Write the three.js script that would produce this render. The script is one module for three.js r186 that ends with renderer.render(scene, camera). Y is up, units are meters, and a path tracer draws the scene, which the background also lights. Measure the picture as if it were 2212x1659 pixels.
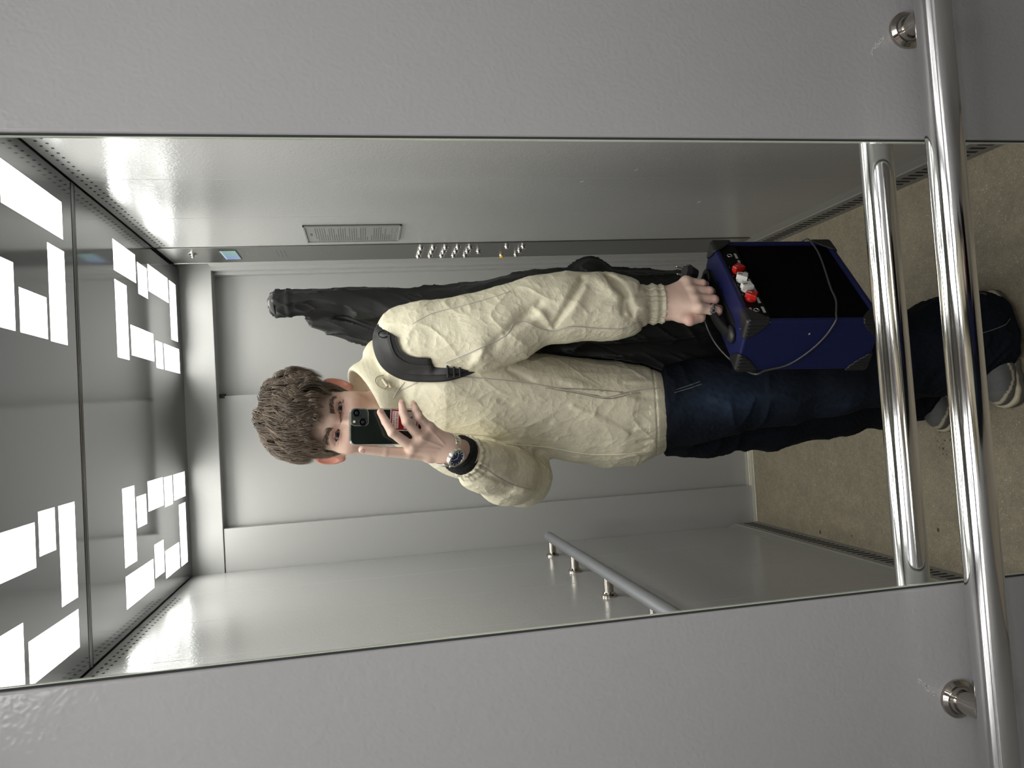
// A goods-lift cabin whose mirror wall stands at z = 0. The camera is on the +z side; the space that the
// mirror shows (the cabin, the person, the amplifier) is built as real geometry on the -z side, seen
// through the frameless mirror opening, and the half behind the camera is closed with the same shell.
import * as THREE from 'three';
import { RoundedBoxGeometry } from 'three/addons/geometries/RoundedBoxGeometry.js';
import { mergeGeometries } from 'three/addons/utils/BufferGeometryUtils.js';
import { RectAreaLightUniformsLib } from 'three/addons/lights/RectAreaLightUniformsLib.js';

const scene = new THREE.Scene();
scene.background = new THREE.Color(0x000000);
const renderer = new THREE.WebGLRenderer({ antialias: true });
renderer.toneMapping = THREE.LinearToneMapping;
renderer.toneMappingExposure = 1.0;
renderer.shadowMap.enabled = true;
RectAreaLightUniformsLib.init();

// ---- camera: a phone held upright, its picture saved turned a quarter (image left = up in the cabin)
const camera = new THREE.PerspectiveCamera(52.11, 2212 / 1659, 0.02, 30);
camera.position.set(-0.0305, 1.4977, 0.8125);
{
  const right = new THREE.Vector3(0.99766, -0.05177, 0.04462), up = new THREE.Vector3(0.05923, 0.98070, -0.18632), back = new THREE.Vector3(-0.03412, 0.18853, 0.98148);
  camera.quaternion.setFromRotationMatrix(new THREE.Matrix4().makeBasis(up.clone().negate(), right, back));
}
scene.add(camera);

const LAMP_RADIANCE = 16.5;           // of the ceiling panels
const LAMP_COLOR = new THREE.Color().setRGB(1.0, 0.995, 0.935), LAMP_COLOR_NEAR = new THREE.Color().setRGB(1.0, 0.98, 0.985);
const GLOW = 2.6;                    // what the eye sees of a panel

// ---------------------------------------------------------------- helpers
const V = (x, y, z) => new THREE.Vector3(x, y, z);
function rng(seed) { let a = seed >>> 0; return () => { a = (a + 0x6D2B79F5) | 0; let t = Math.imul(a ^ (a >>> 15), 1 | a); t = (t + Math.imul(t ^ (t >>> 7), 61 | t)) ^ t; return ((t ^ (t >>> 14)) >>> 0) / 4294967296; }; }
const clamp = (x, a, b) => x < a ? a : x > b ? b : x, mix = (a, b, t) => a + (b - a) * t;
const sstep = (a, b, x) => { const t = clamp((x - a) / (b - a), 0, 1); return t * t * (3 - 2 * t); };
function hash3(x, y, z) { let h = Math.imul(x, 374761393) ^ Math.imul(y, 668265263) ^ Math.imul(z, 2147483647 - 1640531527); h = Math.imul(h ^ (h >>> 13), 1274126177); h ^= h >>> 16; return (h >>> 0) / 4294967296; }
function vnoise(x, y, z) {          // value noise, -1..1
  const i = Math.floor(x), j = Math.floor(y), k = Math.floor(z); let u = x - i, v = y - j, w = z - k;
  u = u * u * (3 - 2 * u); v = v * v * (3 - 2 * v); w = w * w * (3 - 2 * w);
  const a = mix(mix(hash3(i, j, k), hash3(i + 1, j, k), u), mix(hash3(i, j + 1, k), hash3(i + 1, j + 1, k), u), v);
  const b = mix(mix(hash3(i, j, k + 1), hash3(i + 1, j, k + 1), u), mix(hash3(i, j + 1, k + 1), hash3(i + 1, j + 1, k + 1), u), v);
  return mix(a, b, w) * 2 - 1;
}
function tile2(x, y, n, s) {        // periodic value noise: n cells round, x, y in 0..1
  const X = x * n, Y = y * n, i = Math.floor(X), j = Math.floor(Y); let u = X - i, v = Y - j; u = u * u * (3 - 2 * u); v = v * v * (3 - 2 * v);
  const h = (a, b) => hash3(((a % n) + n) % n, ((b % n) + n) % n, s);
  return mix(mix(h(i, j), h(i + 1, j), u), mix(h(i, j + 1), h(i + 1, j + 1), u), v) * 2 - 1;
}
function texture(n, fn, srgb, metres) {   // fn(x, y in 0..1) -> [r, g, b] 0..1 or a number
  const d = new Uint8Array(n * n * 4);
  for (let j = 0; j < n; j++) for (let i = 0; i < n; i++) { const c = fn((i + .5) / n, (j + .5) / n), k = (j * n + i) * 4;
    for (let q = 0; q < 3; q++) d[k + q] = clamp(Math.round((typeof c === 'number' ? c : c[q]) * 255), 0, 255); d[k + 3] = 255; }
  const t = new THREE.DataTexture(d, n, n); t.magFilter = THREE.LinearFilter; t.minFilter = THREE.LinearMipmapLinearFilter; t.generateMipmaps = true;
  t.wrapS = t.wrapT = THREE.RepeatWrapping; if (srgb) t.colorSpace = THREE.SRGBColorSpace; if (metres) t.repeat.set(1 / metres, 1 / metres); t.needsUpdate = true; return t;
}
function metreUV(g) {               // uv in metres, by the axis each face looks along
  g = g.index ? g.toNonIndexed() : g; const p = g.attributes.position, n = p.count, uv = new Float32Array(n * 2), a = V(), b = V(), c = V();
  for (let i = 0; i < n; i += 3) {
    a.fromBufferAttribute(p, i); b.fromBufferAttribute(p, i + 1); c.fromBufferAttribute(p, i + 2);
    const nn = b.clone().sub(a).cross(c.clone().sub(a)), ax = Math.abs(nn.x), ay = Math.abs(nn.y), az = Math.abs(nn.z);
    [a, b, c].forEach((q, k) => { const [s, t] = ax >= ay && ax >= az ? [q.z, q.y] : ay >= az ? [q.x, q.z] : [q.x, q.y]; uv[(i + k) * 2] = s; uv[(i + k) * 2 + 1] = t; });
  }
  g.setAttribute('uv', new THREE.BufferAttribute(uv, 2)); return g;
}
// a box between two corners, edges rounded by r
function box(x0, y0, z0, x1, y1, z1, r = 0) {
  const w = Math.abs(x1 - x0), h = Math.abs(y1 - y0), d = Math.abs(z1 - z0);
  const g = r ? new RoundedBoxGeometry(w, h, d, 2, Math.min(r, w * .49, h * .49, d * .49)) : new THREE.BoxGeometry(w, h, d);
  g.translate((x0 + x1) / 2, (y0 + y1) / 2, (z0 + z1) / 2); return metreUV(g);
}
function merge(list) { const l = list.map(g => { g = g.index ? g.toNonIndexed() : g; for (const k of Object.keys(g.attributes)) if (!['position', 'normal', 'uv', 'color'].includes(k)) g.deleteAttribute(k); return g; });
  if (l.length === 1) return l[0]; const keys = l.map(g => Object.keys(g.attributes)); const common = keys[0].filter(k => keys.every(q => q.includes(k)));
  for (const g of l) for (const k of Object.keys(g.attributes)) if (!common.includes(k)) g.deleteAttribute(k); return mergeGeometries(l); }
const taken = {};
function numbered(name) { const n = taken[name] = (taken[name] ?? -1) + 1; return n ? `${name}_${String(n).padStart(3, '0')}` : name; }
function obj(name, geos, m, parent = scene) {
  const g = Array.isArray(geos) ? merge(geos) : geos, o = new THREE.Mesh(g, m); o.name = parent === scene ? numbered(name) : name; o.castShadow = o.receiveShadow = true; parent.add(o); return o;
}
function tag(o, label, category, group) { o.userData.label = label; o.userData.category = category; if (group) o.userData.group = group; return o; }
function thing(name, label, category, pos = [0, 0, 0], group) { const g = new THREE.Group(); g.name = numbered(name); g.position.set(...pos); scene.add(g); return tag(g, label, category, group); }
function structure(name, label, category) { const g = new THREE.Group(); g.name = numbered(name); scene.add(g); g.userData.kind = 'structure'; g.userData.label = label; g.userData.category = category; return g; }
const std = (o) => new THREE.MeshPhysicalMaterial({ side: THREE.DoubleSide, ...o });
const lin = (r, g, b) => new THREE.Color().setRGB(r, g, b);
function cyl(a, b, r0, r1 = r0, seg = 24) { const d = b.clone().sub(a), g = new THREE.CylinderGeometry(r1, r0, d.length(), seg); g.applyQuaternion(new THREE.Quaternion().setFromUnitVectors(V(0, 1, 0), d.clone().normalize())); g.translate(...a.clone().add(b).multiplyScalar(.5).toArray()); return g; }
function tube(pts, r, seg = 40, rad = 8, closed = false) { return new THREE.TubeGeometry(new THREE.CatmullRomCurve3(pts.map(p => p.isVector3 ? p : V(...p)), closed, 'centripetal'), seg, r, rad, closed); }
// ---------------------------------------------------------------- materials of the cabin
const peel = texture(1024, (x, y) => .5 + .28 * tile2(x + .004 * tile2(x, y, 60, 1), y + .004 * tile2(x, y, 60, 2), 150, 3) + .08 * tile2(x, y, 74, 4) + .08 * tile2(x, y, 220, 9) + .08 * tile2(x, y, 24, 5), false, .55);
const paint = std({ color: lin(.36, .36, .357), roughness: .2, bumpMap: peel, bumpScale: .0003, specularIntensity: .6 });
const paintDoor = std({ color: lin(.36, .36, .355), roughness: .32, specularIntensity: .7, bumpMap: peel, bumpScale: .00013 });
const gap = std({ color: lin(.03, .03, .03), roughness: .9 });
const grain = texture(512, (x, y) => .5 + .35 * tile2(x * 1, y * .02, 256, 7) + .12 * tile2(x, y * .1, 90, 8), false, .3);
const steelCeiling = std({ color: lin(.345, .355, .36), metalness: 1, roughness: .1 });
const brushed = std({ color: lin(.27, .27, .26), metalness: 1, roughness: .34, bumpMap: grain, bumpScale: .00006 });
const wearTex = texture(512, (x, y) => { const v = .10 + .10 * Math.max(0, tile2(x, y, 12, 31)) + .10 * Math.max(0, tile2(x, y * .05, 200, 33)) ; return [v, v, v]; }, false);
const chrome = std({ color: lin(.74, .74, .73), metalness: 1, roughness: .09 });
const nickel = std({ color: lin(.46, .43, .39), metalness: 1, roughness: .08 });
const greyTube = std({ color: lin(.30, .31, .33), metalness: .6, roughness: .42 });
const floorTex = texture(1024, (x, y) => {
  const big = .015 * tile2(x, y, 5, 11) + .02 * tile2(x, y, 17, 12) + .02 * tile2(x, y, 60, 13); let v = .475 + big + .035 * tile2(x, y, 240, 14);
  const s = tile2(x, y, 330, 15), q = tile2(x, y, 130, 16); if (s > .80 && q > -.1) v += .20; if (s < -.86) v -= .09; const o = tile2(x, y, 200, 17); if (o > .88) v += .15;
  return [v * 1.02, v * .955, v * .81];
}, true, .7);
const lino = std({ map: floorTex, roughness: .55, bumpMap: floorTex, bumpScale: .0001 });
const sillSteel = std({ color: lin(.62, .60, .52), metalness: .7, roughness: .4 });
const glow = std({ color: lin(.9, .9, .88), roughness: .4, emissive: LAMP_COLOR, emissiveIntensity: GLOW });
const glowNear = std({ color: lin(.9, .9, .88), roughness: .4, emissive: LAMP_COLOR_NEAR, emissiveIntensity: GLOW });
const dirt = std({ color: lin(.05, .045, .035), roughness: .9 });

const XW = .532, YC = 2.1, ZB = 2.075;     // half width, ceiling height, depth to the door header

// ---------------------------------------------------------------- floor, ceiling
{
  const f = structure('floor', 'olive speckled linoleum cabin floor with fine pale flecks', 'floor');
  obj('lino_sheet', box(-XW - .05, -.03, -ZB - .02, XW + .05, 0, ZB + .02), lino, f);
  // two scuffed dirt patches by the shoes
  const r = rng(5), spots = [];
  for (let i = 0; i < 46; i++) { const a = r() * 6.28, d = Math.sqrt(r()) * .055, s = .0012 + .0028 * r() * r(); const g = new THREE.CircleGeometry(s, 7); g.scale(1, .5 + r() * .7, 1); g.rotateZ(r() * 3); g.rotateX(-Math.PI / 2); g.translate(-.172 + Math.cos(a) * d, .0006, -1.005 + Math.sin(a) * d * .8); spots.push(g); }
  for (const [x, z, s] of [[-.502, -1.623, .007], [-.489, -1.447, .004], [-.417, -1.059, .006], [.33, -1.2, .003]]) { const g = new THREE.CircleGeometry(s, 9); g.scale(1, .7, 1); g.rotateX(-Math.PI / 2); g.translate(x, .0006, z); spots.push(g); }
  const d = obj('dirt_specks', spots, dirt, f); d.userData.kind = 'stuff';
}
// ---------------------------------------------------------------- lamps: [x0, x1, z0, z1] of each glowing panel, depths measured from the mirror
const lamps = [
  ['on the right by the door', [[.388, .468, 1.326, 1.527], [.362, .452, 1.545, 1.647], [.387, .468, 1.657, 1.901], [.27, .466, 1.918, 2.012], [.165, .365, 1.328, 1.432], [.18, .263, 1.454, 1.688], [.163, .246, 1.711, 1.796], [.163, .246, 1.813, 2.021]]],
  ['on the left by the door', [[-.366, -.168, 1.318, 1.424], [-.283, -.2, 1.441, 1.535], [-.252, -.168, 1.555, 1.725], [-.26, -.17, 1.74, 1.842], [-.252, -.17, 1.859, 2.021], [-.472, -.272, 1.917, 2.013], [-.471, -.389, 1.717, 1.897], [-.447, -.352, 1.597, 1.702], [-.469, -.388, 1.317, 1.58]]],
  ['on the right nearer the mirror', [[.387, .467, .69, .981], [.163, .362, .893, .984], [.165, .248, .751, .879], [.165, .289, .645, .731], [.387, .467, .44, .672], [.165, .25, .45, .63], [.20, .45, .31, .42]]],
  ['on the left nearer the mirror', [[-.266, -.183, .62, .781], [-.249, -.166, .798, .878], [-.365, -.166, .897, .986], [-.468, -.389, .735, .984], [-.458, -.35, .5, .716], [-.25, -.166, .44, .603], [-.45, -.20, .31, .42]]],
];
const RECESS = .026;
{
  const c = structure('ceiling', 'polished grey steel ceiling of two large panels', 'ceiling');
  const all = lamps.flatMap(l => l[1]);
  for (const s of [-1, 1]) {
    for (const [za, zb] of [[.004, 1.04], [1.062, ZB + .03]]) {      // a steel sheet with an opening for every lamp
      const R = (x0, z0, x1, z1, P) => { P.moveTo(x0, z0); P.lineTo(x1, z0); P.lineTo(x1, z1); P.lineTo(x0, z1); P.closePath(); return P; };
      const sh = R(-XW + .004, za, XW - .004, zb, new THREE.Shape());
      for (const [x0, x1, z0, z1] of all) if (z0 > za && z1 < zb) sh.holes.push(R(x0, z0, x1, z1, new THREE.Path()));
      const g = new THREE.ExtrudeGeometry(sh, { depth: RECESS, bevelEnabled: false }); g.rotateX(Math.PI / 2); if (s < 0) g.scale(1, 1, -1); g.translate(0, YC + RECESS, 0);
      if (s < 0) { const q = g.attributes.position; for (let i = 0; i < q.count; i += 3) for (const k of ['position', 'normal', 'uv']) { const t = g.attributes[k], n = t.itemSize; for (let m = 0; m < n; m++) { const v = t.array[(i + 1) * n + m]; t.array[(i + 1) * n + m] = t.array[(i + 2) * n + m]; t.array[(i + 2) * n + m] = v; } } }
      g.computeVertexNormals(); obj('ceiling_panel', metreUV(g), steelCeiling, c);
    }
    obj('joint_strip', [cyl(V(-XW + .004, YC + .001, s * 1.046), V(XW - .004, YC + .001, s * 1.046), .0045, .0045, 14), cyl(V(-XW + .004, YC + .003, s * 1.057), V(XW - .004, YC + .003, s * 1.057), .0035, .0035, 12)], std({ color: lin(.30, .30, .30), metalness: 1, roughness: .22 }), c);
    obj('joint_gap', box(-XW, YC + .012, s * 1.035, XW, YC + .03, s * 1.067), gap, c);
  }
  obj('ceiling_back', box(-XW - .05, YC + RECESS + .008, -ZB - .2, XW + .05, YC + .06, ZB + .2), gap, c);
}
for (const s of [-1, 1]) for (const [where, rects] of lamps) {
  const cx = rects.reduce((a, r) => a + r[0] + r[1], 0) / rects.length / 2, cz = s * rects.reduce((a, r) => a + r[2] + r[3], 0) / rects.length / 2;
  const t = thing('ceiling_light', s < 0 ? `cluster of white glowing ceiling rectangles ${where}` : `white glowing ceiling rectangles overhead, out of the picture, ${where}`, 'ceiling light', [cx, YC, cz], 'ceiling light clusters');
  for (const [x0, x1, z0, z1] of rects) {
    obj('light_panel', box(x0 - cx - .003, RECESS + .0004, s * z0 - cz - s * .003, x1 - cx + .003, RECESS + .006, s * z1 - cz + s * .003), s < 0 ? glow : glowNear, t);
    const l = new THREE.RectAreaLight(s < 0 ? LAMP_COLOR : LAMP_COLOR_NEAR, LAMP_RADIANCE, x1 - x0, z1 - z0);
    l.position.set((x0 + x1) / 2 - cx, RECESS - .0008, s * (z0 + z1) / 2 - cz); l.rotation.x = -Math.PI / 2; l.name = 'panel_light'; t.add(l);
  }
}
// ---------------------------------------------------------------- side walls of upright panels
const seams = [0, .345, .69, 1.037, 1.38];
function sideWall(name, sx, ends, label) {
  const w = structure(name, label, 'wall');
  obj('backing', box(sx * (XW + .022), -.02, -ZB - .16, sx * (XW + .05), YC + .03, ZB + .16), gap, w);
  for (const s of [-1, 1]) for (let i = 0; i + 1 < ends.length; i++)
    obj('wall_panel', box(sx * XW, .004, s * (ends[i] + .0006), sx * (XW + .02), YC - .002, s * (ends[i + 1] - .0006), .0012), paint, w);
  // two rows of air holes under the ceiling
  const holes = [];
  for (let row = 0; row < 2; row++) for (let z = .12 + row * .0125; z < 1.72; z += .028) { const g = new THREE.CylinderGeometry(.0030, .0030, .0012, 8); g.rotateZ(Math.PI / 2); g.translate(sx * (XW - .0002), YC - .022 - row * .016, -z); holes.push(g); }
  obj('air_hole', holes, gap, w).userData.kind = 'stuff';
  return w;
}
sideWall('wall_right', 1, [...seams, 1.733], 'glossy grey painted steel wall with upright seams, behind the amplifier');
sideWall('wall_left', -1, [...seams, 1.733, 2.075], 'glossy grey painted steel wall with upright seams and a handrail');
// vented skirting
for (const [nm, sx, z1, lb] of [['baseboard_right', 1, 1.96, 'grey vented skirting along the right wall'], ['baseboard_left', -1, 2.06, 'grey vented skirting along the left wall']]) {
  const b = structure(nm, lb, 'baseboard');
  const sh = new THREE.Shape([[0, 0], [.012, 0], [.012, .094], [.009, .098], [0, .124]].map(p => new THREE.Vector2(...p)));
  const g = new THREE.ExtrudeGeometry(sh, { depth: z1 * 2, bevelEnabled: false }); g.translate(0, 0, -z1); if (sx > 0) g.rotateY(Math.PI); g.translate(sx * XW, 0, 0);
  obj('skirting', metreUV(g), std({ color: lin(.27, .27, .25), roughness: .5, metalness: .2 }), b);
  const slot = box(-.0012, -.021, -.0048, .0012, .021, .0048, .001);
  for (let z = .14; z < z1 - .03; z += .0262) { const o = obj('vent_slot', slot, gap, b); o.position.set(sx * (XW - .0122), .05, -z); o.rotation.x = sx * .0; }
}
// ---------------------------------------------------------------- door end of the cabin (and its plain twin behind the camera)
for (const s of [-1, 1]) {
  const w = structure(s < 0 ? 'wall_back' : 'wall_rear', s < 0 ? 'grey door header and stepped jambs framing the lift door' : 'grey door end behind the viewer', 'wall');
  obj('header', box(-XW - .02, 1.994, s * ZB, XW + .02, YC + .03, s * (ZB + .03), .002), paintDoor, w);
  obj('soffit', box(-XW - .02, 1.994, s * (ZB + .028), XW + .02, 2.01, s * (ZB + .11)), paintDoor, w);
  // right jamb: three steps
  if (s < 0) {
    obj('jamb', box(.536, 0, -1.968, XW + .03, 1.994, -ZB - .002, .001), paintDoor, w);
    obj('jamb', box(.524, 0, -ZB + .004, .545, 1.994, -ZB - .03, .001), paintDoor, w);
    obj('jamb', box(.514, 0, -ZB - .032, .548, 1.994, -ZB - .10, .001), paintDoor, w);
  } else obj('jamb', box(.514, 0, ZB - .35, XW + .03, 1.994, ZB + .1, .001), paintDoor, w);
  obj('jamb', box(-.60, 0, s * (ZB + .004), -.381, 1.992, s * (ZB + .03), .0015), paintDoor, w);
  const d = structure('door_' + (s < 0 ? 1 : 2), s < 0 ? 'grey two-leaf sliding lift door behind the person' : 'grey lift door behind the viewer', 'door');
  obj('door_leaf', box(.083, .002, s * (ZB + .075), .53, 2.0, s * (ZB + .1), .002), paintDoor, d);
  obj('door_leaf', box(-.40, .002, s * (ZB + .045), .083, 2.0, s * (ZB + .07), .002), paintDoor, d);
  obj('door_stop', box(.075, 1.975, s * (ZB + .04), .09, 1.992, s * (ZB + .072)), gap, d);
  const t = structure('trim_' + (s < 0 ? 1 : 2), s < 0 ? 'worn pale metal door sill on the floor' : 'metal door sill behind the viewer', 'sill');
  obj('sill', box(-XW, -.004, s * (ZB - .022), XW, .003, s * (ZB + .1), .001), sillSteel, t);
  obj('sill_lip', box(-XW, -.002, s * (ZB + .006), XW, .009, s * (ZB + .02), .001), sillSteel, t);
  obj('shaft', box(-XW - .1, -.05, s * (ZB + .13), XW + .1, YC + .05, s * (ZB + .16)), gap, t);
}
// ---------------------------------------------------------------- mirror wall: a grey panel on either side of the frameless mirror
for (const [nm, sx, lb] of [['wall_front_right', 1, 'textured grey steel panel right of the mirror'], ['wall_front_left', -1, 'textured grey steel panel left of the mirror']]) {
  const w = structure(nm, lb, 'wall');
  obj('wall_panel', box(sx * .2605, .004, -.006, sx * XW, YC - .002, .006, .0035), paint, w);
  obj('mirror_gasket', box(sx * .2588, .004, -.0035, sx * .2625, YC - .002, .0035), gap, w);
  obj('mirror_edge', box(sx * .2578, .004, -.002, sx * .2589, YC - .002, .002), std({ color: lin(.55, .60, .50), roughness: .15 }), w);
}
// ---------------------------------------------------------------- distance fields and their meshes
function smin(a, b, k) { const h = Math.max(k - Math.abs(a - b), 0) / k; return Math.min(a, b) - h * h * k * .25; }
function smax(a, b, k) { return -smin(-a, -b, k); }
function cone(ax, ay, az, ar, bx, by, bz, br) {      // tapered capsule
  const dx = bx - ax, dy = by - ay, dz = bz - az, L = dx * dx + dy * dy + dz * dz || 1e-9;
  return (x, y, z) => { const px = x - ax, py = y - ay, pz = z - az, h = clamp((px * dx + py * dy + pz * dz) / L, 0, 1), qx = px - dx * h, qy = py - dy * h, qz = pz - dz * h; return Math.sqrt(qx * qx + qy * qy + qz * qz) - (ar + (br - ar) * h); };
}
function ell(cx, cy, cz, rx, ry, rz) { const m = Math.min(rx, ry, rz); return (x, y, z) => { const a = (x - cx) / rx, b = (y - cy) / ry, c = (z - cz) / rz, k = Math.sqrt(a * a + b * b + c * c), g = Math.sqrt(a * a / rx / rx + b * b / ry / ry + c * c / rz / rz); return g < 1e-6 ? -m : k * (k - 1) / g; }; }
function chain(pts, k = .01) { const s = []; for (let i = 0; i + 1 < pts.length; i++) s.push(cone(...pts[i], ...pts[i + 1])); return (x, y, z) => { let d = s[0](x, y, z); for (let i = 1; i < s.length; i++) d = smin(d, s[i](x, y, z), k); return d; }; }
// an upright body of oval sections [y, cx, cz, half width, half depth, yaw in degrees]
function sections(S, round = .02) {
  S = S.slice().sort((a, b) => a[0] - b[0]); const n = S.length, y0 = S[0][0], y1 = S[n - 1][0];
  return (x, y, z) => {
    const yy = clamp(y, y0, y1); let i = 0; while (i < n - 2 && S[i + 1][0] < yy) i++;
    const A = S[i], B = S[i + 1]; let t = (yy - A[0]) / (B[0] - A[0]); t = t * t * (3 - 2 * t) * .35 + t * .65;
    const cx = mix(A[1], B[1], t), cz = mix(A[2], B[2], t), a = mix(A[3], B[3], t), b = mix(A[4], B[4], t), w = mix(A[5], B[5], t) * Math.PI / 180;
    const dx = x - cx, dz = z - cz, u = (dx * Math.cos(w) + dz * Math.sin(w)) / a, v = (-dx * Math.sin(w) + dz * Math.cos(w)) / b, k = Math.sqrt(u * u + v * v);
    const g = Math.sqrt(u * u / a / a + v * v / b / b), d = g < 1e-6 ? -Math.min(a, b) : k * (k - 1) / g;
    const e = Math.max(y - y1, y0 - y); return e > -round * 2 ? smax(d, e, round) : d;
  };
}
function iso(f, lo, hi, cell, color) {              // surface nets over a grid, evaluated only near the surface
  const n = [0, 1, 2].map(i => Math.ceil((hi[i] - lo[i]) / cell) + 1), [nx, ny, nz] = n, val = new Float32Array(nx * ny * nz).fill(1), Bk = 6;
  const diag = Bk * cell * .87;
  for (let K = 0; K < nz; K += Bk) for (let J = 0; J < ny; J += Bk) for (let I = 0; I < nx; I += Bk) {
    const d = f(lo[0] + (I + Bk / 2) * cell, lo[1] + (J + Bk / 2) * cell, lo[2] + (K + Bk / 2) * cell), far = Math.abs(d) > diag * 1.5 + .012;
    for (let k = K; k < Math.min(K + Bk, nz); k++) for (let j = J; j < Math.min(J + Bk, ny); j++) for (let i = I; i < Math.min(I + Bk, nx); i++)
      val[(k * ny + j) * nx + i] = far ? d : f(lo[0] + i * cell, lo[1] + j * cell, lo[2] + k * cell);
  }
  const id = new Int32Array(nx * ny * nz).fill(-1), pos = [], idx = [], at = (i, j, k) => (k * ny + j) * nx + i;
  const C = [[0, 0, 0], [1, 0, 0], [0, 1, 0], [1, 1, 0], [0, 0, 1], [1, 0, 1], [0, 1, 1], [1, 1, 1]], E = [[0, 1], [2, 3], [4, 5], [6, 7], [0, 2], [1, 3], [4, 6], [5, 7], [0, 4], [1, 5], [2, 6], [3, 7]];
  const c8 = new Float64Array(8);
  for (let k = 0; k < nz - 1; k++) for (let j = 0; j < ny - 1; j++) for (let i = 0; i < nx - 1; i++) {
    let m = 0; for (let q = 0; q < 8; q++) { c8[q] = val[at(i + C[q][0], j + C[q][1], k + C[q][2])]; if (c8[q] < 0) m |= 1 << q; }
    if (m === 0 || m === 255) continue; let sx = 0, sy = 0, sz = 0, s = 0;
    for (const [a, b] of E) if ((c8[a] < 0) !== (c8[b] < 0)) { const t = c8[a] / (c8[a] - c8[b]); sx += C[a][0] + (C[b][0] - C[a][0]) * t; sy += C[a][1] + (C[b][1] - C[a][1]) * t; sz += C[a][2] + (C[b][2] - C[a][2]) * t; s++; }
    id[at(i, j, k)] = pos.length / 3; pos.push(lo[0] + (i + sx / s) * cell, lo[1] + (j + sy / s) * cell, lo[2] + (k + sz / s) * cell);
  }
  const quad = (a, b, c, d, flip) => { if (a < 0 || b < 0 || c < 0 || d < 0) return; if (flip) idx.push(a, c, b, a, d, c); else idx.push(a, b, c, a, c, d); };
  for (let k = 1; k < nz - 1; k++) for (let j = 1; j < ny - 1; j++) for (let i = 1; i < nx - 1; i++) {
    const a = val[at(i, j, k)] < 0;
    if (a !== (val[at(i + 1, j, k)] < 0)) quad(id[at(i, j - 1, k - 1)], id[at(i, j, k - 1)], id[at(i, j, k)], id[at(i, j - 1, k)], !a);
    if (a !== (val[at(i, j + 1, k)] < 0)) quad(id[at(i - 1, j, k - 1)], id[at(i - 1, j, k)], id[at(i, j, k)], id[at(i, j, k - 1)], !a);
    if (a !== (val[at(i, j, k + 1)] < 0)) quad(id[at(i - 1, j - 1, k)], id[at(i, j - 1, k)], id[at(i, j, k)], id[at(i - 1, j, k)], !a);
  }
  const N = pos.length / 3, nor = new Float32Array(N * 3), col = color ? new Float32Array(N * 3) : null, e = cell * .4;
  for (let v = 0; v < N; v++) {
    let x = pos[v * 3], y = pos[v * 3 + 1], z = pos[v * 3 + 2];
    let gx = f(x + e, y, z) - f(x - e, y, z), gy = f(x, y + e, z) - f(x, y - e, z), gz = f(x, y, z + e) - f(x, y, z - e); const l = Math.hypot(gx, gy, gz) || 1; gx /= l; gy /= l; gz /= l;
    const d = clamp(f(x, y, z) / Math.max(l / (2 * e), .3), -cell * .5, cell * .5); x -= gx * d; y -= gy * d; z -= gz * d; pos[v * 3] = x; pos[v * 3 + 1] = y; pos[v * 3 + 2] = z;
    nor[v * 3] = gx; nor[v * 3 + 1] = gy; nor[v * 3 + 2] = gz;
    if (col) { const c = color(x, y, z, gx, gy, gz); col[v * 3] = c[0]; col[v * 3 + 1] = c[1]; col[v * 3 + 2] = c[2]; }
  }
  const g = new THREE.BufferGeometry(); g.setAttribute('position', new THREE.BufferAttribute(new Float32Array(pos), 3)); g.setAttribute('normal', new THREE.BufferAttribute(nor, 3)); if (col) g.setAttribute('color', new THREE.BufferAttribute(col, 3)); g.setIndex(idx); return g;
}
// the depth at which a surface stands in front of the cabin's back, coming from the mirror side
function frontZ(f, x, y, off = 0, z0 = -.55, z1 = -1.3) { for (let z = z0; z > z1;) { const d = f(x, y, z) - off; if (d < .0006) return z; z -= clamp(d * .7, .0012, .05); } return NaN; }
function drape(f, pts, off, n = 10) {               // a polyline of [x, y] laid on a surface
  const c = new THREE.CatmullRomCurve3(pts.map(p => V(p[0], p[1], 0)), false, 'centripetal'), out = [], m = pts.length * n; let last = null;
  for (let i = 0; i <= m; i++) { const p = c.getPoint(i / m); let z = frontZ(f, p.x, p.y, off); if (isNaN(z) || (last !== null && Math.abs(z - last) > .03)) z = last ?? -1; last = z; out.push(V(p.x, p.y, z)); }
  for (let r = 0; r < 2; r++) for (let i = 1; i < out.length - 1; i++) out[i].z = (out[i - 1].z + out[i].z * 2 + out[i + 1].z) / 4; return out;
}
function paintGeo(g, r, gg, b) { const n = g.attributes.position.count, c = new Float32Array(n * 3); for (let i = 0; i < n; i++) { c[i * 3] = r; c[i * 3 + 1] = gg; c[i * 3 + 2] = b; } g.setAttribute('color', new THREE.BufferAttribute(c, 3)); return g; }
function wpart(name, geos, m, parent, at) { const g = Array.isArray(geos) ? merge(geos) : geos; g.translate(-at.x, -at.y, -at.z); return obj(name, g, m, parent); }
// ---------------------------------------------------------------- the person
const skin = std({ vertexColors: true, color: lin(1, 1, 1), roughness: .48, specularIntensity: .6 });
const P = thing('person', 'young person in a cream jacket and dark jeans photographing themselves with a phone', 'person', [0, 0, -.95]), PB = P.position.clone();
const headM = new THREE.Matrix4().makeRotationFromEuler(new THREE.Euler(.21, .02, -.155, 'ZYX'));
{ const o = V(0, 0, .076).applyMatrix4(headM); headM.setPosition(-.031 - o.x, 1.551 - o.y, -.975 - o.z); }
const headI = headM.clone().invert();
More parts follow.
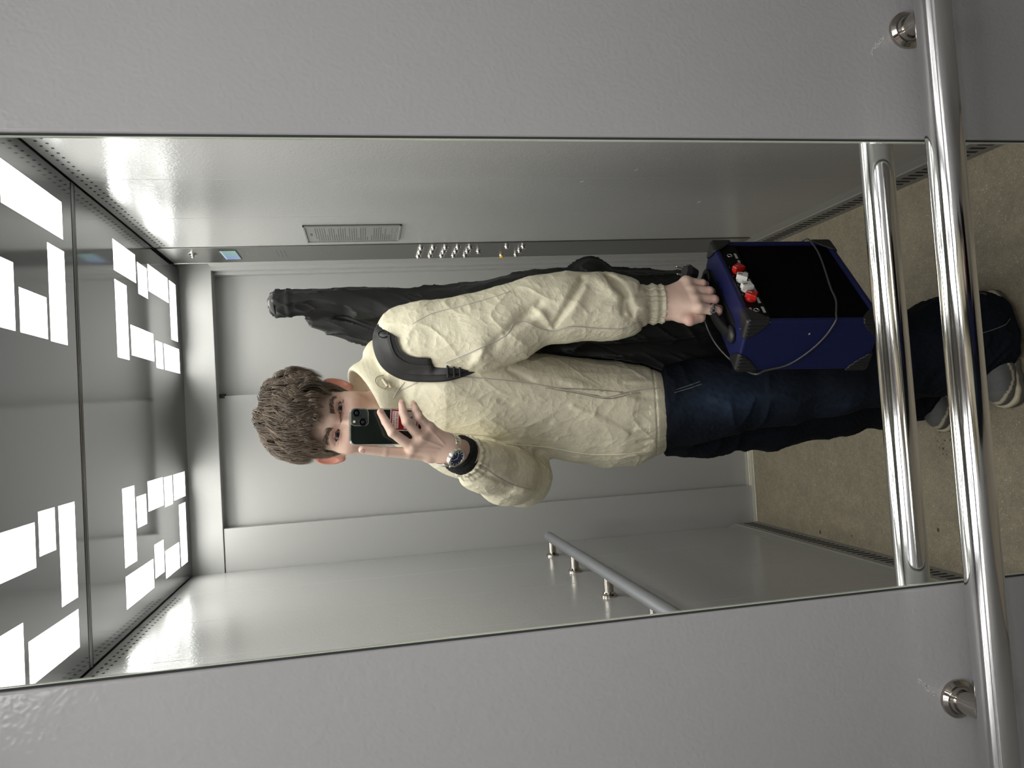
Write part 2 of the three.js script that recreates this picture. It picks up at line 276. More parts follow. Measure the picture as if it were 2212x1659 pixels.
// --- head and neck in the head's own axes: eyes at height 0, face towards +z
const nb = V(.022, 1.40, -1.075).applyMatrix4(headI);
const EX = .0305, EY = 0, EZ = .0655, ER = .0122;
const headF = (() => {
  const cran = ell(0, .034, -.012, .076, .090, .097), face = ell(0, -.03, .026, .0655, .085, .064), chin = cone(0, -.098, .066, .021, 0, -.09, .05, .03);
  const jawL = cone(-.05, -.05, .0, .02, -.022, -.092, .058, .02), jawR = cone(.05, -.05, .0, .02, .022, -.092, .058, .02);
  const brow = [cone(-.044, .013, .066, .011, -.012, .011, .079, .010), cone(.044, .013, .066, .011, .012, .011, .079, .010)];
  const nose = chain([[0, .004, .081, .0075], [0, -.022, .094, .009], [0, -.041, .1035, .0115]], .006), ala = [ell(-.0125, -.044, .092, .008, .0075, .010), ell(.0125, -.044, .092, .008, .0075, .010)];
  const cheek = [ell(-.042, -.03, .056, .022, .018, .02), ell(.042, -.03, .056, .022, .018, .02)];
  const lipU = chain([[-.022, -.071, .077, .003], [-.008, -.068, .0885, .0055], [0, -.0685, .0895, .005], [.008, -.068, .0885, .0055], [.022, -.071, .077, .003]], .004), lipD = chain([[-.019, -.073, .077, .003], [0, -.0775, .087, .0068], [.019, -.073, .077, .003]], .005);
  const neck = cone(0, -.07, -.022, .050, nb.x, nb.y, nb.z, .054);
  const ear = s => { const c = Math.cos(.62 * s), q = Math.sin(.62 * s); const out = ell(0, 0, 0, .0075, .033, .020), inn = ell(.0062 * s, .003, .0025, .0068, .0235, .0125), lobe = ell(0, -.027, .003, .0055, .009, .009);
    return (x, y, z) => { const X0 = x - s * .0875, Y = y + .004, Z0 = z + .006, X = X0 * c + Z0 * q, Z = -X0 * q + Z0 * c, Y2 = Y * .985 - Z * .17, Z2 = Y * .17 + Z * .985; return smin(smax(out(X, Y2, Z2), -inn(X, Y2, Z2), .002), lobe(X, Y2, Z2), .006); }; };
  const eL = ear(-1), eR = ear(1);
  return (x, y, z) => {
    let d = smin(cran(x, y, z), face(x, y, z), .035); if (d > .07) return Math.min(d - .035, neck(x, y, z));
    d = smin(d, chin(x, y, z), .03); d = smin(d, jawL(x, y, z), .03); d = smin(d, jawR(x, y, z), .03);
    d = smin(d, brow[0](x, y, z), .016); d = smin(d, brow[1](x, y, z), .016); d = smin(d, cheek[0](x, y, z), .03); d = smin(d, cheek[1](x, y, z), .03);
    d = smin(d, nose(x, y, z), .012); d = smin(d, ala[0](x, y, z), .006); d = smin(d, ala[1](x, y, z), .006);
    for (const s of [-1, 1]) {
      const ex = x - s * EX, ey = y - EY, ez = z - EZ, r = Math.sqrt(ex * ex + ey * ey + ez * ez);
      const sock = Math.sqrt(ex * ex * .62 + (ey + .001) * (ey + .001) + (ez - .031) * (ez - .031) * .8) - .0175; d = smax(d, -sock, .014);
      d = smin(d, r - (ER + .0022), .004);
      // the opening between the lids: an almond, its outer corner a little higher
      const u = ex * s / .0148, up = .0056 * Math.max(0, 1 - u * u), dn = -.0047 * Math.max(0, 1 - u * u * u * u), yy = ey - ex * s * .08 + .0006;
      const slit = Math.max(Math.max(yy - up, dn - yy), -ez); d = smax(d, -slit, .0012);
      const crease = Math.sqrt(Math.pow(yy - .0085 * Math.max(.35, 1 - u * u * .6), 2) + Math.pow(r - ER - .0035, 2)); if (ez > 0 && Math.abs(u) < 1.15) d += .0013 * Math.exp(-crease * crease / 1.2e-6);
      const bag = Math.hypot(yy + .0125 - .003 * u * u, r - ER - .004); if (ez > 0 && Math.abs(u) < 1) d += .0008 * Math.exp(-bag * bag / 2e-6);
    }
    d = smin(d, lipU(x, y, z), .004); d = smin(d, lipD(x, y, z), .004); d = smin(d, eL(x, y, z), .007); d = smin(d, eR(x, y, z), .007);
    return smin(d, neck(x, y, z), .03);
  };
})();
const skinTone = (x, y, z) => { const n = vnoise(x * 60, y * 60, z * 60) * .5 + vnoise(x * 170, y * 170, z * 170) * .5; return [.70 * (1 + .05 * n), .50 * (1 + .06 * n), .41 * (1 + .06 * n)]; };
const headColor = (x, y, z) => {
  const c = skinTone(x, y, z), red = (k, a) => { c[0] *= 1 - .04 * k * a; c[1] *= 1 - .30 * k * a; c[2] *= 1 - .32 * k * a; };
  if (Math.abs(x) > .072 && y < .045 && y > -.06) { const k = sstep(.074, .085, Math.abs(x)); red(k, 1.75); c[0] *= 1 - .16 * k; }
  for (const s of [-1, 1]) {
    const ex = x - s * EX, ey = y - EY; const k = Math.exp(-(ex * ex / 3.2e-4 + ey * ey / 1.5e-4)); red(k, .75); if (k > .1) { c[0] *= 1 - .14 * k; c[1] *= 1 - .16 * k; c[2] *= 1 - .14 * k; }
    red(Math.exp(-((x - s * .045) ** 2 + (y + .035) ** 2) / 5e-4), .35);
  }
  red(Math.exp(-(x * x / 3e-4 + (y + .04) ** 2 / 4e-4)), .3); if (z > .06) red(Math.exp(-(x * x / 5e-4 + (y + .073) ** 2 / 3e-5)), 1.0);
  return c;
};
const headG = iso(headF, [-.112, -.215, -.125], [.112, .135, .125], .0024, headColor); headG.applyMatrix4(headM);
// --- hands
function handField(palm, wrist, fingers, kPalm = .016) {
  const pc = palm.map(m => cone(...wrist, ...m)), web = []; for (let i = 0; i + 1 < palm.length; i++) web.push(cone(...palm[i], ...palm[i + 1])); const fs = fingers.map(f => chain(f, .003));
  return (x, y, z) => { let d = pc[0](x, y, z); for (let i = 1; i < pc.length; i++) d = smin(d, pc[i](x, y, z), kPalm); for (const w of web) d = smin(d, w(x, y, z), .008); for (const f of fs) d = smin(d, f(x, y, z), .0045); return d; };
}
function bounds(lists, pad) { const lo = [9, 9, 9], hi = [-9, -9, -9]; for (const l of lists) for (const p of l) for (let i = 0; i < 3; i++) { lo[i] = Math.min(lo[i], p[i] - p[3] - pad); hi[i] = Math.max(hi[i], p[i] + p[3] + pad); } return [lo, hi]; }
const handColor = tips => (x, y, z) => { const c = skinTone(x, y, z); let k = 0; for (const t of tips) k = Math.max(k, Math.exp(-((x - t[0]) ** 2 + (y - t[1]) ** 2 + (z - t[2]) ** 2) / (t[3] * t[3] * 1.6))); c[1] *= 1 - .22 * k; c[2] *= 1 - .2 * k; return c; };
// the hand that holds the phone (back of the hand towards the mirror)
const phW = [-.1040, 1.3240, -.8545, .0245];
const phF = [
  [[-.0929, 1.4015, -.8188, .0105], [-.0597, 1.4409, -.8011, .0088], [-.0373, 1.4526, -.8068, .0077], [-.0175, 1.4617, -.8080, .0068]],
  [[-.0761, 1.3823, -.8210, .0105], [-.0399, 1.4108, -.8035, .0088], [-.0215, 1.4159, -.8115, .0078], [-.0032, 1.4171, -.8250, .0068]],
  [[-.0563, 1.3633, -.8294, .0098], [-.0320, 1.3841, -.8150, .0084], [-.0173, 1.3895, -.8205, .0074], [-.0064, 1.3922, -.8307, .0066]],
  [[-.0718, 1.3521, -.8453, .0092], [-.0560, 1.3640, -.8620, .0082], [-.0400, 1.3760, -.8640, .0072], [-.0260, 1.3840, -.8580, .0066]],
  [[-.1130, 1.3522, -.8499, .0145], [-.1050, 1.4070, -.8326, .0112], [-.0985, 1.4563, -.8223, .0092], [-.0905, 1.5010, -.8138, .0079]],
];
for (const f of phF) for (const q of f) q[3] *= 1.09;
const phPalm = [[-.0929, 1.4015, -.8188, .0118], [-.0761, 1.3823, -.8210, .0118], [-.0563, 1.3633, -.8294, .0112], [-.0718, 1.3521, -.8453, .0108], [-.1130, 1.3650, -.8470, .0150]];
const fore1 = chain([[...phW], [-.122, 1.283, -.897, .030], [-.160, 1.215, -.975, .038], [-.205, 1.115, -1.09, .045]], .02);
const handPhone0 = handField(phPalm, phW, phF), handPhoneF = (x, y, z) => smin(handPhone0(x, y, z), fore1(x, y, z), .02);
const [h1a, h1b] = bounds([phPalm, [phW], ...phF], .008); h1a[1] -= .05; h1a[2] -= .05; h1a[0] -= .03;
const bumps = (x, y, z) => { let d = 0; for (const f of phF) for (let i = 0; i < 2; i++) { const q = f[i]; d += .0012 * Math.exp(-((x - q[0]) ** 2 + (y - q[1]) ** 2 + (z - q[2] - .009) ** 2) / 6e-5); } for (let i = 0; i < 3; i++) { const a = phPalm[i], t = clamp(((x - phW[0]) * (a[0] - phW[0]) + (y - phW[1]) * (a[1] - phW[1])) / ((a[0] - phW[0]) ** 2 + (a[1] - phW[1]) ** 2), .3, 1), dx = x - mix(phW[0], a[0], t), dy = y - mix(phW[1], a[1], t); d += .0011 * Math.exp(-(dx * dx + dy * dy) / 9e-6); } return d; };
const hand1 = iso((x, y, z) => handPhoneF(x, y, z) - bumps(x, y, z), h1a, h1b, .002, handColor(phF.map(f => f[3])));
// the hand that carries the amplifier: fingers closed under the strap handle
const amF = [
  [[.1690, .7690, -.7760, .0112], [.1590, .7300, -.7720, .0092], [.1660, .7170, -.7920, .0082], [.1740, .7300, -.8090, .0072]],
  [[.1900, .7715, -.7900, .0115], [.1860, .7310, -.7830, .0094], [.1880, .7180, -.8040, .0084], [.1920, .7310, -.8210, .0074]],
  [[.2115, .7735, -.8040, .0110], [.2070, .7340, -.7960, .0090], [.2080, .7200, -.8160, .0080], [.2110, .7330, -.8330, .0070]],
  [[.2330, .7765, -.8190, .0100], [.2270, .7420, -.8110, .0080], [.2260, .7280, -.8270, .0070], [.2280, .7390, -.8420, .0062]],
  [[.1660, .8080, -.8180, .0150], [.1440, .7850, -.7960, .0122], [.1490, .7590, -.7960, .0102], [.1680, .7500, -.8010, .0090]],
];
for (const f of amF.slice(0, 4)) for (const q of f) q[3] *= 1.10;
const amW = [.1880, .8330, -.8390, .0275], amPalm = [[.1690, .7690, -.7790, .0122], [.1900, .7715, -.7930, .0126], [.2115, .7735, -.8070, .0122], [.2330, .7765, -.8210, .0112], [.1580, .7990, -.8110, .0150]];
const fore2 = chain([[...amW], [.188, .88, -.85, .03], [.190, 1.0, -.868, .038], [.185, 1.11, -.885, .045]], .02), handAmp0 = handField(amPalm, amW, amF, .018), handAmpF = (x, y, z) => smin(handAmp0(x, y, z), fore2(x, y, z), .02);
const [h2a, h2b] = bounds([amPalm, [amW], ...amF], .008); h2b[1] += .035;
const knuck = (x, y, z) => { let d = 0; for (const f of amF.slice(0, 4)) { const q = f[0], p = f[1]; d += .0022 * Math.exp(-((x - q[0]) ** 2 + (y - q[1] - .001) ** 2 + (z - q[2] - .010) ** 2) / 7e-5) + .0012 * Math.exp(-((x - p[0]) ** 2 + (y - p[1]) ** 2 + (z - p[2] - .008) ** 2) / 5e-5); } for (let i = 0; i < 3; i++) { const a = amPalm[i], b = amPalm[i + 1], mx = (a[0] + b[0]) / 2, my = (a[1] + b[1]) / 2 - .004, mz = (a[2] + b[2]) / 2 + .012; d -= .0016 * Math.exp(-((x - mx) ** 2 / 2e-5 + (y - my) ** 2 / 9e-5 + (z - mz) ** 2 / 2e-4)); } return d; };
const hand2 = iso((x, y, z) => handAmpF(x, y, z) - knuck(x, y, z), h2a, h2b, .002, handColor(amF.map(f => f[1])));
// --- the rest of the body, under the clothes
const bodyF = (() => {
  const tor = sections([[.76, -.05, -1.06, .095, .045, 75], [1.0, -.03, -1.075, .11, .06, 75], [1.25, .0, -1.08, .14, .075, 70], [1.36, .02, -1.08, .12, .06, 66], [1.42, .022, -1.075, .05, .05, 66]], .03);
  const l1 = chain([[-.04, .78, -1.01, .05], [-.01, .42, -.94, .045], [.07, .08, -.84, .035]], .03), l2 = chain([[-.075, .78, -1.11, .05], [-.07, .42, -1.10, .045], [-.02, .08, -1.04, .035]], .03);
  const a1 = chain([[.10, 1.36, -.96, .05], [.15, 1.24, -.905, .042], [.186, 1.11, -.885, .04], [.19, 1.0, -.868, .034], [.188, .87, -.848, .028]], .02), a2 = chain([[-.03, 1.34, -1.19, .05], [-.10, 1.24, -1.2, .045], [-.20, 1.115, -1.10, .04], [-.16, 1.215, -.975, .034], [-.122, 1.283, -.9, .028]], .02);
  return (x, y, z) => smin(smin(smin(tor(x, y, z), l1(x, y, z), .05), l2(x, y, z), .05), smin(a1(x, y, z), a2(x, y, z), .01), .03);
})();
const bodyG = iso(bodyF, [-.28, .03, -1.28], [.28, 1.46, -.75], .012, skinTone);
wpart('body', [headG, hand1, hand2, bodyG], skin, P, PB);
// --- eyes
for (const s of [-1, 1]) {
  const g = new THREE.SphereGeometry(ER, 40, 30); g.rotateX(Math.PI / 2); const p = g.attributes.position, c = new Float32Array(p.count * 3);
  for (let i = 0; i < p.count; i++) { const r = Math.hypot(p.getX(i) + s * .0006, p.getY(i) + .0016), front = p.getZ(i) > 0; const col = front && r < .0026 ? [.004, .004, .004] : front && r < .0062 ? (r > .0055 ? [.012, .013, .014] : [.030, .035, .038]) : [.42, .37, .35]; c.set(col, i * 3); }
  g.setAttribute('color', new THREE.BufferAttribute(c, 3)); g.translate(s * EX, EY, EZ); g.applyMatrix4(headM);
  wpart('eye', g, std({ vertexColors: true, roughness: .12 }), P, PB);
}
// fingernails
{
  const nail = std({ color: lin(.66, .42, .35), roughness: .3 }), list = [[phF[0], V(.1, -.2, 1)], [phF[1], V(.25, .1, 1)], [phF[2], V(.25, .1, 1)], [phF[4], V(-.5, .1, 1)]];
  for (const [f, nrm] of list) {
    const a = V(...f[2]), b = V(...f[3]), t = b.clone().sub(a).normalize(), n = nrm.clone().addScaledVector(t, -nrm.dot(t)).normalize(), w = t.clone().cross(n), g = new THREE.SphereGeometry(1, 16, 12);
    g.scale(.0047, .0062, .0012); g.applyMatrix4(new THREE.Matrix4().makeBasis(w, t, n)); const c = b.clone().addScaledVector(n, f[3][3] * .93).addScaledVector(t, .0012); g.translate(c.x, c.y, c.z); wpart('fingernail', g, nail, P, PB);
  }
}
// --- hair: a cap under some thousands of tapered locks combed out from the crown
const hairM = std({ vertexColors: true, roughness: .5, specularIntensity: .55 });
{
  const r = rng(77), cr = V(.012, .118, -.035), scalp = d => V(d.x * .078, .034 + d.y * .093, -.012 + d.z * .099), pos = [], nor = [], col = [], idx = [];
  const line = a => { // lowest hair height for an azimuth measured from the face
    const t = Math.abs(a); return t < .62 ? .058 : t < 1.0 ? mix(.058, .010, (t - .62) / .38) : t < 1.32 ? mix(.010, -.022, sstep(1.0, 1.32, t)) : t < 1.75 ? mix(-.022, .018, sstep(1.32, 1.55, t)) : -.055; };
  const lock = (pts, w, base) => {
    const n = pts.length, b0 = pos.length / 3;
    for (let i = 0; i < n; i++) {
      const t = pts[Math.min(i + 1, n - 1)].clone().sub(pts[Math.max(i - 1, 0)]).normalize(), out = pts[i].clone().sub(V(0, .02, -.01)).normalize(), s = t.clone().cross(out).normalize(), o = s.clone().cross(t).normalize(), u = i / (n - 1), ww = w * (u < .5 ? 1 : 1 - .92 * Math.pow((u - .5) * 2, 1.4));
      for (const [a, b] of [[-1, -.15], [0, .55], [1, -.15]]) { const q = pts[i].clone().addScaledVector(s, ww * a).addScaledVector(o, ww * b); pos.push(q.x, q.y, q.z); const nn = o.clone().addScaledVector(s, a * .7).normalize(); nor.push(nn.x, nn.y, nn.z); const k = base[3] * (.75 + .5 * u); col.push(base[0] * k, base[1] * k, base[2] * k); }
    }
    for (let i = 0; i < n - 1; i++) for (let q = 0; q < 2; q++) { const a = b0 + i * 3 + q; idx.push(a, a + 1, a + 4, a, a + 4, a + 3); }
  };
  const fringe = x => x < -.046 ? .020 : x < -.008 ? .060 : x < .018 ? .040 : x < .05 ? .052 : .020;
  let made = 0;
  for (let k = 0; k < 90000 && made < 17000; k++) {
    const y = -1 + 2 * r(), a = (r() * 2 - 1) * Math.PI, q = Math.sqrt(1 - y * y), d = V(Math.sin(a) * q, y, Math.cos(a) * q), root = scalp(d);
    if (root.y < line(a)) continue; made++;
    const n = V(d.x / .078, d.y / .093, d.z / .099).normalize(); let away = root.clone().sub(cr); away.addScaledVector(n, -away.dot(n)); if (away.length() < 1e-4) away.set(r() - .5, 0, r() - .5); away.normalize();
    // strands of one tuft share their way of lying
    const jx = root.x + .005 * vnoise(root.y * 120, root.z * 120, 1), jz = root.z + .005 * vnoise(root.x * 120, root.y * 120, 2), ci = Math.floor(jx * 92), cj = Math.floor(root.y * 92), ck = Math.floor(jz * 92), h1 = hash3(ci, cj, ck), h2 = hash3(ci + 50, cj, ck), h3 = hash3(ci, cj + 50, ck), h4 = hash3(ci, cj, ck + 50);
    const topness = sstep(.1, .7, d.y), side = Math.abs(a) > .9 && d.y < .35, swirl = .8 * vnoise(root.x * 26 + 5, root.y * 26, root.z * 26) + (h1 - .5) * 1.1 + .30 * (r() - .5);
    away.applyAxisAngle(n, swirl * (side ? .35 : 1)); if (topness > .3) away.add(V(.10 * topness, 0, .40 * topness)).addScaledVector(n, -n.z * .40 * topness).normalize();
    const right = sstep(-.01, .05, root.x), len = side ? .018 + .016 * r() : mix(.042, .072, topness) * (.55 + .45 * h2 + .35 * r()), lift0 = side ? .005 : (mix(.013, .030, topness) + .012 * right * sstep(.0, .5, d.y)) * (.35 + .9 * h3 + .25 * r()), steps = 9, pts = [];
    let cur = root.clone(), dir = away.clone().addScaledVector(n, side ? .35 : .9).normalize(); const curl = (h4 - .5) * 1.5 + (r() - .5) * .5, wig = h2 * 6.28;
    for (let i = 0; i <= steps; i++) {
      pts.push(cur.clone()); const u = i / steps; dir.addScaledVector(V(0, -1, 0), .17 * u + .04).applyAxisAngle(n, curl * .22 * Math.sin(wig + i * .5)); dir.normalize(); cur.addScaledVector(dir, len / steps);
      const e = V(cur.x / .078, (cur.y - .034) / .093, (cur.z + .012) / .099), el = e.length(), want = 1 + (lift0 * (1 - .5 * u) + .002) / .088; if (el < want) e.multiplyScalar(mix(el, want, .7) / el); else if (el > want + .10) e.multiplyScalar((want + .10) / el); cur.set(e.x * .078, .034 + e.y * .093, -.012 + e.z * .099);
      if (cur.z > .05 && cur.y < fringe(cur.x) + .010 * vnoise(cur.x * 110, 3, 1) - .007 * r()) break;
    }
    if (pts.length < 3) continue;
    const tone = .5 * h1 + .5 * r(), b = tone < .3 ? [.165, .124, .088] : tone < .72 ? [.100, .075, .055] : [.056, .042, .032]; lock(pts, (.00040 + .00050 * r()) * (side ? .8 : 1), [...b, .85 + .4 * r()]);
  }
  // stray hairs and the brows
  for (let k = 0; k < 260; k++) { const a = r() * 6.28, y = .45 + .55 * r(), q = Math.sqrt(1 - y * y), d = V(Math.sin(a) * q, y, Math.cos(a) * q), p0 = scalp(d).addScaledVector(d, .016), dir = V(r() - .5, .4 * r(), r() - .5).addScaledVector(d, .8).normalize(), pts = []; for (let i = 0; i < 5; i++) { pts.push(p0.clone()); p0.addScaledVector(dir, .006); dir.add(V((r() - .5) * .5, -.16, (r() - .5) * .5)).normalize(); } lock(pts, .00035, [.06, .042, .028, 1]); }
  const mk = () => { const g = new THREE.BufferGeometry(); g.setAttribute('position', new THREE.BufferAttribute(new Float32Array(pos), 3)); g.setAttribute('normal', new THREE.BufferAttribute(new Float32Array(nor), 3)); g.setAttribute('color', new THREE.BufferAttribute(new Float32Array(col), 3)); g.setIndex(idx.slice()); g.applyMatrix4(headM); pos.length = nor.length = col.length = idx.length = 0; return g; };
  const locks = mk();
  const cran = ell(.003, .037, -.014, .0815, .0965, .1015), cut = (x, y, z) => { const a = Math.atan2(x, z + .012), l = line(a) + .004 * vnoise(x * 120, z * 120, 3); return l - y; };
  const cap = iso((x, y, z) => smax(cran(x, y, z) - .004 * vnoise(x * 70, y * 70, z * 70) - .005 * sstep(.03, .11, y), cut(x, y, z), .004), [-.11, -.08, -.13], [.11, .16, .12], .003, (x, y, z) => { const k = .8 + .4 * vnoise(x * 220, y * 60, z * 220); return [.042 * k, .030 * k, .021 * k]; }); cap.applyMatrix4(headM);
  wpart('hair', [locks.toNonIndexed(), cap.toNonIndexed()], hairM, P, PB);
  for (const s of [-1, 1]) {
    for (let k = 0; k < 380; k++) { const u = Math.pow(r(), 1.15), x = s * mix(.015, .053, u), y = (s < 0 ? .0185 : .0150) + .0052 * Math.sin(Math.min(1, u * 1.25) * 1.9) - .006 * sstep(.72, 1, u) + (r() + r() - 1) * .0082 * (1 - .35 * u); let z = .125; while (z > .02 && headF(x, y, z) > .0002) z -= .0006; const dir = V(s * (.55 + .45 * u), mix(.75, -.25, u) + (r() - .5) * .3, .12).normalize(), p0 = V(x, y, z), pts = []; for (let i = 0; i < 4; i++) { pts.push(p0.clone()); p0.addScaledVector(dir, .0019); const e = headF(p0.x, p0.y, p0.z); p0.z += clamp(.0009 - e, -.001, .0015); } lock(pts, .00019 * (1 - .4 * u), [.105, .075, .056, .6 + .7 * r()]); }
    for (let k = 0; k < 46; k++) { const u = (k / 45) * 2 - 1, x = s * EX + s * u * .0142, y = EY + .0056 * (1 - u * u) + u * .0012, z = EZ + Math.sqrt(Math.max(0, (ER + .0022) ** 2 - (x - s * EX) ** 2 - y * y)), dir = V(s * u * .5, -.1, 1).normalize(), p0 = V(x, y, z - .0006), pts = []; for (let i = 0; i < 4; i++) { pts.push(p0.clone()); p0.addScaledVector(dir, .0016); dir.y += .22; dir.normalize(); } lock(pts, .00022, [.02, .015, .012, 1]); }
    wpart('eyebrow', mk(), hairM, P, PB);
  }
}
// --- jacket
const sleeveA = chain([[.105, 1.395, -.985, .060], [.150, 1.396, -.940, .062], [.152, 1.351, -.925, .070], [.147, 1.291, -.915, .077], [.147, 1.231, -.905, .084], [.164, 1.169, -.893, .081], [.189, 1.106, -.880, .072], [.192, 1.045, -.870, .075], [.191, .973, -.860, .072], [.187, .932, -.853, .068], [.187, .916, -.851, .062]], .02);
const sleeveB = chain([[-.03, 1.37, -1.19, .085], [-.105, 1.25, -1.215, .085], [-.178, 1.13, -1.165, .072], [-.198, 1.116, -1.105, .066], [-.182, 1.17, -1.03, .068], [-.150, 1.235, -.958, .058], [-.134, 1.262, -.925, .046]], .025);
const cuffAxis = (a, b, r, pleat = 1) => { const A = V(...a), D = V(...b).sub(A), L = D.length(); D.normalize(); const u = V(0, 0, 1).addScaledVector(D, -D.z).normalize(), w = D.clone().cross(u); return (x, y, z) => { const px = x - A.x, py = y - A.y, pz = z - A.z, t = px * D.x + py * D.y + pz * D.z, a = px * u.x + py * u.y + pz * u.z, b = px * w.x + py * w.y + pz * w.z, rr = Math.hypot(a, b), an = Math.atan2(b, a); const pl = pleat * .0016 * Math.sin(an * 17 + 2.2 * Math.sin(an * 3)) + pleat * .0011 * Math.sin(an * 29 + 1.3), band = .0022 * Math.cos((t / L - .5) * 12.5); const o = rr - r - pl - band, e = Math.max(-t, t - L); return smax(smax(o, e, .008), r - .009 - rr, .004); }; };
const cuffA = cuffAxis([.1885, .872, -.8455], [.188, .826, -.8385], .0425), cuffB = cuffAxis([-.142, 1.2500, -.9400], [-.1225, 1.2840, -.8990], .0450);
const hemY = z => .757 + .32 * (clamp(z, -1.2, -.9) + 1.06);
const torsoJ = sections([[.68, -.060, -1.065, .150, .088, 74], [.745, -.060, -1.065, .150, .088, 74], [.775, -.062, -1.067, .158, .098, 74], [.83, -.060, -1.07, .172, .122, 74], [.90, -.054, -1.075, .178, .130, 74], [.97, -.042, -1.08, .180, .124, 74], [1.086, -.018, -1.08, .182, .112, 72], [1.20, -.004, -1.08, .19, .113, 70], [1.313, .012, -1.08, .188, .108, 66], [1.38, .028, -1.078, .150, .095, 64], [1.43, .034, -1.075, .088, .078, 64], [1.475, .036, -1.070, .066, .066, 64]], .02);
const collarF = (() => { const c = V(.020, 1.450, -1.055), up = V(-.36, .90, .22).normalize(), u = V(1, 0, 0).addScaledVector(up, -up.x).normalize(), w = up.clone().cross(u);
  return (x, y, z) => { const px = x - c.x, py = y - c.y, pz = z - c.z, t = px * up.x + py * up.y + pz * up.z, a = px * u.x + py * u.y + pz * u.z, b = px * w.x + py * w.y + pz * w.z; const rr = Math.hypot(a / 1.06, b / 1.1), ang = Math.atan2(-b, a), lift = .004 * Math.cos(ang - 2.9); const q = Math.hypot((rr - .078 - .10 * (t - .0)) / .013, (t + .002 + lift) / .042); return (q - 1) * .012; }; })();
const hoodF = (() => { const a = ell(.088, 1.437, -1.085, .070, .050, .085), b = cone(.118, 1.455, -1.05, .030, .052, 1.478, -1.015, .020); return (x, y, z) => smin(a(x, y, z), b(x, y, z), .03); })();
// folds: [x0, y0, x1, y1, half width, height]; ridges stand proud, valleys are negative
const folds = [[.1360, 1.190, .193, 1.117, .012, -.011], [.1480, 1.085, .245, 1.017, .0085, -.012], [.165, 1.073, .22, 1.02, .016, .006], [.248, .957, .205, .930, .011, -.020], [.205, .930, .165, .94, .011, -.010], [.185, .925, .160, .918, .007, -.009], [.185, 1.128, .150, 1.10, .008, .008], [.160, 1.135, .145, 1.10, .008, -.006], [.196, .95, .24, .985, .014, .006], [.15, .90, .135, .87, .006, -.006], [.215, .895, .235, .878, .006, -.005], [.20, .905, .205, .878, .005, -.005], [.175, .905, .172, .878, .005, .004],
  [.088, 1.238, .125, 1.205, .010, -.008], [.075, 1.26, .10, 1.226, .014, .010], [.06, 1.175, .03, 1.12, .008, -.007], [.03, 1.05, .005, .97, .012, .006], [-.02, 1.16, -.09, 1.03, .012, .005], [-.03, 1.03, -.10, .90, .010, .006], [-.005, .91, -.03, .79, .008, -.005], [-.05, .88, -.045, .78, .007, -.004], [-.09, .88, -.085, .78, .008, .005], [-.12, .87, -.115, .78, .006, -.005], [.02, .90, .02, .79, .006, .004], [-.06, 1.30, -.12, 1.12, .018, -.006], [-.16, .90, -.14, .80, .006, .004], [0, 1.2, -.06, 1.08, .010, -.004], [.03, 1.36, .0, 1.25, .012, .004],
  [-.16, 1.25, -.20, 1.17, .006, -.006], [-.19, 1.20, -.21, 1.13, .009, .006], [-.145, 1.23, -.15, 1.17, .008, -.005], [-.215, 1.17, -.22, 1.11, .007, .007]];
function foldAt(x, y) { let s = 0; for (const [a, b, c, d, w, h] of folds) { const dx = c - a, dy = d - b, t = clamp(((x - a) * dx + (y - b) * dy) / (dx * dx + dy * dy), 0, 1), q = (x - a - dx * t) ** 2 + (y - b - dy * t) ** 2, ww = w * (.65 + .5 * Math.sin(Math.PI * t)); if (q < ww * ww * 9) s += h * Math.exp(-q / (ww * ww)) * (.55 + .45 * Math.sin(Math.PI * t)); } return s; }
const crinkle = (x, y, z) => { const a = 1 - Math.abs(vnoise(x * 62 + y * 30, y * 30 - x * 26, z * 50)), b = 1 - Math.abs(vnoise(x * 48 - y * 34 + 7, y * 52 + x * 30, z * 60)), c = vnoise(x * 13, y * 9, z * 12), e = 1 - Math.abs(vnoise(x * 15 - y * 14, y * 8 + x * 9, z * 15 + 9)); return .0009 * (a * a * a - .3) + .0007 * (b * b * b - .3) + .0022 * c + .0020 * (Math.pow(e, 6) - .12); };
const neckHole = cone(.020, 1.42, -1.062, .052, -.005, 1.56, -1.02, .072);
const jacketBase = (x, y, z) => { let d = smin(torsoJ(x, y, z), sleeveA(x, y, z), mix(.010, .028, sstep(1.24, 1.34, y))); d = smin(d, sleeveB(x, y, z), .03); return smin(d, hoodF(x, y, z), .02); };
const jacketF = (x, y, z) => {
  let d = jacketBase(x, y, z);
  if (d < .04 && d > -.04) { const k = .12 + .88 * sstep(.0, .07, y - hemY(z)); d -= k * (crinkle(x, y, z) + foldAt(x, y) * (z > -1.12 ? 1 : .3)); const hem = Math.abs(y - hemY(z) - .026); if (x < .06 && y < .85) { d += .0022 * Math.exp(-hem * hem / 5e-6); d -= .0016 * (1 - Math.abs(vnoise((x + z) * 90, y * 6, 3))) * sstep(.09, .03, y - hemY(z)); } }
  d = smax(d, hemY(z) + .0012 * vnoise(x * 30, z * 30, 8) - y, .004); d = smin(d, collarF(x, y, z), .010); d = smin(d, cuffA(x, y, z), .004); d = smin(d, cuffB(x, y, z), .004);
  return smax(d, -neckHole(x, y, z), .006);
};
const crumple = texture(1024, (x, y) => { let v = 0; for (const [n, a, sd] of [[14, .34, 41], [27, .26, 42], [52, .2, 43], [100, .1, 44]]) { const w = .03 * tile2(x, y, 9, sd + 9); v += a * Math.pow(1 - Math.abs(tile2(x + w, y + w, n, sd)), 2.2); } return v; }, false, .30);
const cream = std({ vertexColors: true, roughness: .6, sheen: .25, sheenRoughness: .5, bumpMap: crumple, bumpScale: .0010 });
